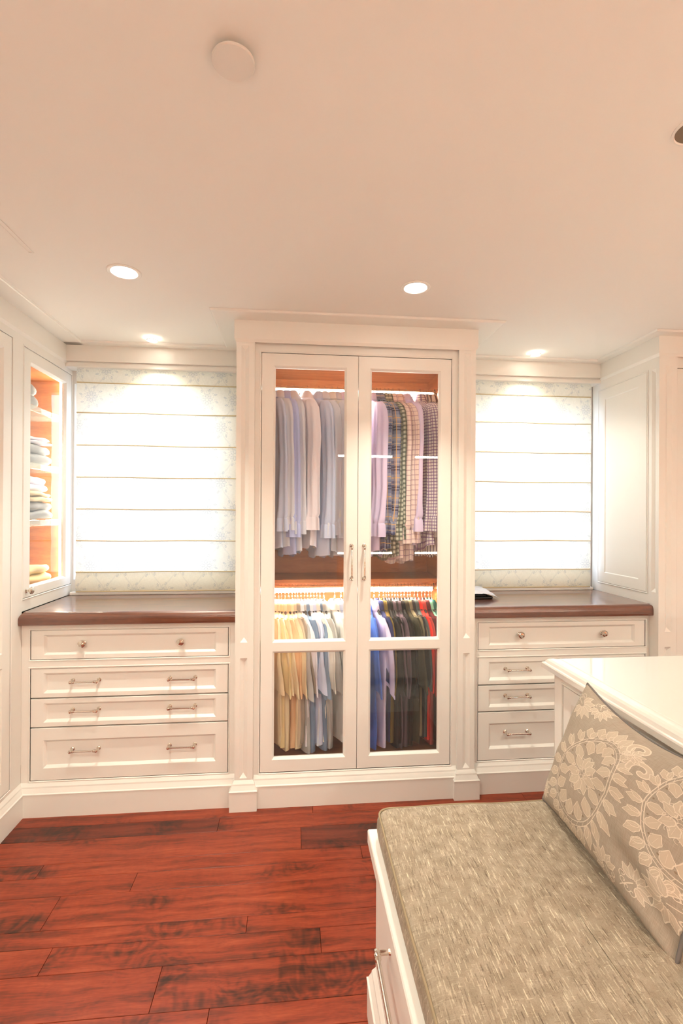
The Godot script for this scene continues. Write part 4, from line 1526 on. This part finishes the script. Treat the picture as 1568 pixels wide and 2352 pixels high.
func add_hanger(at: Vector3, turn: float, label: String, dark: bool, group: String) -> void:
	var t := thing("clothes_hanger", label, "hanger", at, turn, group)
	mesh_node("hook", hanger_mesh.hook, M.polished_nickel, t)
	mesh_node("ferrule", hanger_mesh.ferrule, M.polished_nickel, t)
	mesh_node("shoulder_bar", hanger_mesh.shoulder_bar, M.hanger_black if dark else M.hanger_wood, t)


# garment meshes; origin at the rail's middle, collar about 0.06 below
func garment(sd: int, long: bool, twist: float) -> Dictionary:
	var r := RandomNumberGenerator.new()
	r.seed = sd
	var nz := noise(sd * 3 + 1, 1.0, 2)
	var ph := r.randf() * 6.0
	var top := -0.052 if long else -0.106
	var out := {}
	var body_len := 0.915 if long else 0.735
	# body
	var b := MB.new()
	var keys := [[0.0, 0.048, 0.030], [0.02, 0.068, 0.038], [0.04, 0.100, 0.036], [0.062, 0.135, 0.032], [0.085, 0.165, 0.028], [0.12, 0.178, 0.027], [0.20, 0.182, 0.029], [0.36, 0.182, 0.031], [0.55, 0.182, 0.032], [0.75, 0.184, 0.033], [0.90, 0.186, 0.033], [1.0, 0.186, 0.032]]
	var rows := []
	for k in keys.size():
		var f: float = keys[k][0]
		var y := top - (f * 1.0 if f < 0.2 else 0.2 + (f - 0.2) / 0.8 * (body_len - 0.2))
		var line := []
		for i in 40:
			var a := TAU * i / 40.0
			var ca := cos(a)
			var sa := sin(a)
			var z: float = keys[k][1] * signf(ca) * pow(absf(ca), 0.75)
			var x: float = keys[k][2] * sa
			var g := smoothstep(0.1, 0.7, f)
			x += g * (0.011 * sin(z * 42.0 + ph + f * 1.4) + 0.007 * sin(z * 23.0 - ph * 2.0)) * (1.0 - 0.2 * absf(sa))
			z += g * 0.010 * nz.get_noise_2d(a * 1.3, f * 3.0)
			var yy := y
			if f >= 0.99:
				yy += (0.05 if long else 0.008) * pow(absf(z) / 0.22, 2.0) + 0.008 * sin(z * 30.0 + ph)
			line.append(Vector3(x, yy, z))
		rows.append(line)
	b.surf(rows, true)
	out["body"] = b.done()
	# collar
	b = MB.new()
	rows = []
	for k in [[0.006, 0.046, 0.026], [0.026, 0.040, 0.026], [0.032, 0.042, 0.030], [0.014, 0.056, 0.042], [-0.018, 0.072, 0.050]]:
		var line := []
		for i in 22:
			var a := TAU * i / 22.0
			var dip := 0.022 * pow(maxf(0.0, sin(a)), 2.0)
			line.append(Vector3(k[2] * sin(a), top + k[0] - dip, k[1] * cos(a)))
		rows.append(line)
	b.surf(rows, true)
	out["collar"] = b.done()
	# sleeves, near (+z) and far (-z)
	for s in [1.0, -1.0]:
		b = MB.new()
		rows = []
		var sl := []
		if long:
			sl = [[0.045, 0.130, 0.030, 0.020], [0.070, 0.152, 0.044, 0.022], [0.105, 0.170, 0.052, 0.023], [0.17, 0.184, 0.056, 0.021], [0.27, 0.190, 0.056, 0.018], [0.40, 0.192, 0.053, 0.017], [0.53, 0.192, 0.050, 0.016], [0.64, 0.190, 0.049, 0.017], [0.70, 0.189, 0.051, 0.020], [0.722, 0.189, 0.046, 0.018]]
		else:
			sl = [[0.045, 0.130, 0.030, 0.014], [0.070, 0.150, 0.042, 0.015], [0.105, 0.166, 0.052, 0.016], [0.17, 0.176, 0.060, 0.016], [0.25, 0.182, 0.066, 0.015], [0.33, 0.184, 0.071, 0.014], [0.40, 0.185, 0.074, 0.014]]
		var lean := r.randf_range(-0.03, 0.03)
		var tw := twist + r.randf_range(-0.15, 0.15)
		for k in sl.size():
			var f: float = float(k) / (sl.size() - 1)
			var line := []
			var dirm := Vector3(sin(tw * (0.55 + 0.45 * f)), 0, cos(tw * (0.55 + 0.45 * f)))
			var dirn := Vector3(dirm.z, 0, -dirm.x)
			for i in 36:
				var a := TAU * i / 36.0
				var wv := 1.0 + 0.10 * f * sin(3.0 * a + ph + f * 5.0)
				var c := Vector3(lean * f * f + 0.010 * nz.get_noise_2d(f * 2.0, ph), top - sl[k][0], s * sl[k][1])
				var p: Vector3 = c + dirm * cos(a) * sl[k][2] * s + dirn * sin(a) * sl[k][3] * wv + dirn * (0.008 * f * sin(cos(a) * 4.0 + f * 6.0 + ph) + 0.005 * smoothstep(0.0, 0.4, f) * sin(cos(a) * 9.0 + f * 2.5 - ph))
				if not long:
					p.y += -0.045 * f * f * cos(a) * s
				line.append(p)
			rows.append(line)
		b.surf(rows, true)
		var nm := "sleeve" if s > 0 else "far_sleeve"
		out[nm] = b.done()
		if long:
			b = MB.new()
			var last: Array = rows[rows.size() - 1]
			var mid := Vector3.ZERO
			for p in last:
				mid += p
			mid /= last.size()
			var cr := []
			for e in [[0.985, 0.0], [1.10, -0.008], [1.14, -0.038], [1.17, -0.074]]:
				cr.append(last.map(func(p): return mid + (p - mid) * e[0] + Vector3(0, e[1], 0)))
			b.surf(cr, true)
			out["cuff" if s > 0 else "far_cuff"] = b.done()
	return out


func add_garment(called: String, g: Dictionary, material: Material, at: Vector3, turn: float, label: String, category: String, group: String) -> void:
	var t := thing(called, label, category, at, turn, group)
	t.scale.y = rng.randf_range(0.95, 1.035)
	if called == "polo_shirt" and at.x > 0.36:
		t.scale.x = 0.72
	for k in g:
		var nm: String = {"far_sleeve": "sleeve", "far_cuff": "cuff"}.get(k, k)
		mesh_node(nm, g[k], material, t)


func ordinal(i: int) -> String:
	return ["first", "second", "third", "fourth", "fifth", "sixth", "seventh", "eighth", "ninth", "tenth", "eleventh", "twelfth", "thirteenth", "fourteenth", "fifteenth", "sixteenth", "seventeenth", "eighteenth", "nineteenth", "twentieth", "twenty-first"][i]


# place along the rail (z = -2.77) seen at pixel u near height y
func rail_x(u: float, k: float) -> float:
	return k + (u - 626.0) * 0.002548


func build_clothes() -> void:
	make_hanger_meshes()
	var long := []
	for i in 6:
		long.append(garment(11 + i, true, [0.95, 0.80, 1.05, 0.45, 0.62, 0.5][i]))
	var short := []
	for i in 6:
		short.append(garment(41 + i, false, [0.55, 0.7, 0.62, 0.22, 0.35, 0.28][i]))
	rng.seed = 19
	var sets := [
		{"y": 2.213, "door": "left", "long": true, "k": -0.1313, "us": [626, 642.5, 658, 672.5, 703.4, 728.4, 742.8, 759.3, 771.5, 786.3],
			"c": ["pale_blue", "silver_blue", "sky_blue", "silver_blue", "white_lilac", "pale_blue", "silver_blue", "soft_grey", "silver_blue", "lilac"]},
		{"y": 2.213, "door": "right", "long": true, "k": -0.1313, "us": [853, 862, 870, 880, 889, 899, 913, 930.3, 962.6, 976.6, 989],
			"c": ["lilac", "blue_plaid", "blue_plaid", "green_check", "green_check", "pink_check", "pink_check", "lilac", "violet_check", "grey_stripe", "brown_stripe"]},
		{"y": 1.07, "door": "left", "long": false, "k": -0.125, "us": [631, 639, 645.4, 653.3, 661.6, 669.3, 675.9, 681.5, 689.3, 697.5, 703.9, 711.3, 718.5, 724.8, 732.1, 740.6, 765.5, 779.8, 788.5],
			"c": ["cream", "cream", "butter", "cream", "peach", "cream", "oatmeal", "grey_beige", "white_lilac", "mist_grey", "steel_blue", "silver_blue", "pale_blue", "white_cotton", "steel_blue", "mist_grey", "soft_grey", "pale_blue", "plum_grey"]},
		{"y": 1.07, "door": "right", "long": false, "k": -0.125, "us": [838, 856, 868, 877.6, 884.3, 889.5, 897.7, 904.4, 910.4, 918.5, 926, 934.2, 940.1, 950.5, 958, 967.6, 975, 983.3, 990],
			"c": ["royal_blue", "lilac", "navy_blue", "olive", "charcoal", "black_cotton", "plum_grey", "charcoal", "plum_grey", "black_cotton", "moss", "khaki", "charcoal", "slate", "coral_red", "faded_red", "maroon", "mint", "teal"]},
	]
	for s in sets:
		var n: int = s.us.size()
		for i in n:
			var x := rail_x(s.us[i], s.k)
			var turn := deg_to_rad((rng.randf_range(5.0, 16.0) if s.long else rng.randf_range(2.0, 14.0)) + 0.0)
			var at := Vector3(x, s.y, -2.79)
			var cn: String = s.c[i]
			var nice := cn.replace("_", " ")
			var rail: String = ("upper" if s.long else "lower") + " rail behind " + s.door + " glass door"
			var dark: bool = not s.long and not cn in ["cream", "butter"]
			add_hanger(at, turn, "%s hanger, %s from left, %s" % ["dark" if dark else "brown wooden", ordinal(i), rail], dark, "hangers, " + rail)
			var kind: String = "long-sleeved shirt" if s.long else "short-sleeved polo shirt"
			var g: Dictionary = (long if s.long else short)[rng.randi_range(0, 2) + (3 if s.door == "right" else 0)]
			add_garment("shirt" if s.long else "polo_shirt", g, M[cn], at, turn, "%s %s, %s from left, %s" % [nice, kind, ordinal(i), rail], "shirt", ("shirts, " if s.long else "polo shirts, ") + rail)


func build_opposite() -> void:
	# lit wardrobe opposite; glass doors mirror one pair of bays, the rest are added fill
	var t := thing("wardrobe", "white wardrobe with lit rails behind the camera, partly mirrored, outer bays added as fill", "wardrobe", Vector3(1.33, 0, 0.62), PI)
	# local x = -(world x - 1.33), +z looks to -z world
	var b := MB.new()
	var bays := [[-2.3, 0.17, -1.58, 2.32], [-1.52, 0.17, -0.89, 2.32], [-0.83, 0.17, -0.09, 2.32], [0.10, 0.17, 0.84, 2.32], [1.66, 0.17, 2.36, 2.32]]  # bays outside the mirrored pair are added to light the cabinet fronts
	b.plate([-2.4, 0.0, 2.6, CEIL - 0.01], bays, 0.0)
	for o in bays:
		b.rect_profile(o, [Vector2(0, 0), Vector2(0, -0.03)], false)
	b.box(Vector3(-2.4, 0.0, -0.62), Vector3(2.6, CEIL - 0.01, -0.60))
	part("face_frame", b, M.white_paint, t)
	b = MB.new()
	for o in bays:
		b.poly([Vector3(o[0], o[1], -0.58), Vector3(o[2], o[1], -0.58), Vector3(o[2], o[3], -0.58), Vector3(o[0], o[3], -0.58)], Vector3(0, 0, 1))
		for x in [[o[0], 1.0], [o[2], -1.0]]:
			b.poly([Vector3(x[0], o[1], -0.58), Vector3(x[0], o[3], -0.58), Vector3(x[0], o[3], -0.03), Vector3(x[0], o[1], -0.03)], Vector3(x[1], 0, 0))
		for y in [[o[1], 1.0], [o[3], -1.0]]:
			b.poly([Vector3(o[0], y[0], -0.58), Vector3(o[2], y[0], -0.58), Vector3(o[2], y[0], -0.03), Vector3(o[0], y[0], -0.03)], Vector3(0, y[1], 0))
	part("lining", b, M.veneer_wood, t)
	for o in bays:
		for y in [2.215, 1.02]:
			build_rail(t, y, o[0] + 0.002, o[2] - 0.002, -0.27, K_OPPOSITE, M.led_fill_far)


func _ready() -> void:
	build_lights()
	make_materials()
	build_room()
	build_wardrobe()
	build_chest(-1.296, -0.335, -1.3365, -0.299, "white four-drawer chest with nickel pulls left of the wardrobe", [-1.049, -0.573], [-1.037, -0.5665])
	build_chest(0.9815, 1.9455, 0.949, 1.9665, "white four-drawer chest right of the wardrobe, partly behind the island", [1.221, 1.697], [1.204, 1.680])
	build_counter(-1.346, -0.299, true, "dark wooden countertop with a rounded edge under the left window")
	build_counter(0.949, 1.985, false, "dark wooden countertop with a rounded edge under the right window")
	build_left_side()
	build_right_side()
	build_blind(-1.283, -0.310, "cream damask roman blind glowing with daylight left of the wardrobe")
	build_blind(0.962, 1.916, "cream damask roman blind glowing with daylight right of the wardrobe")
	build_island()
	build_bench()
	build_pillow()
	build_opposite()
	build_clothes()
	build_counter_items()
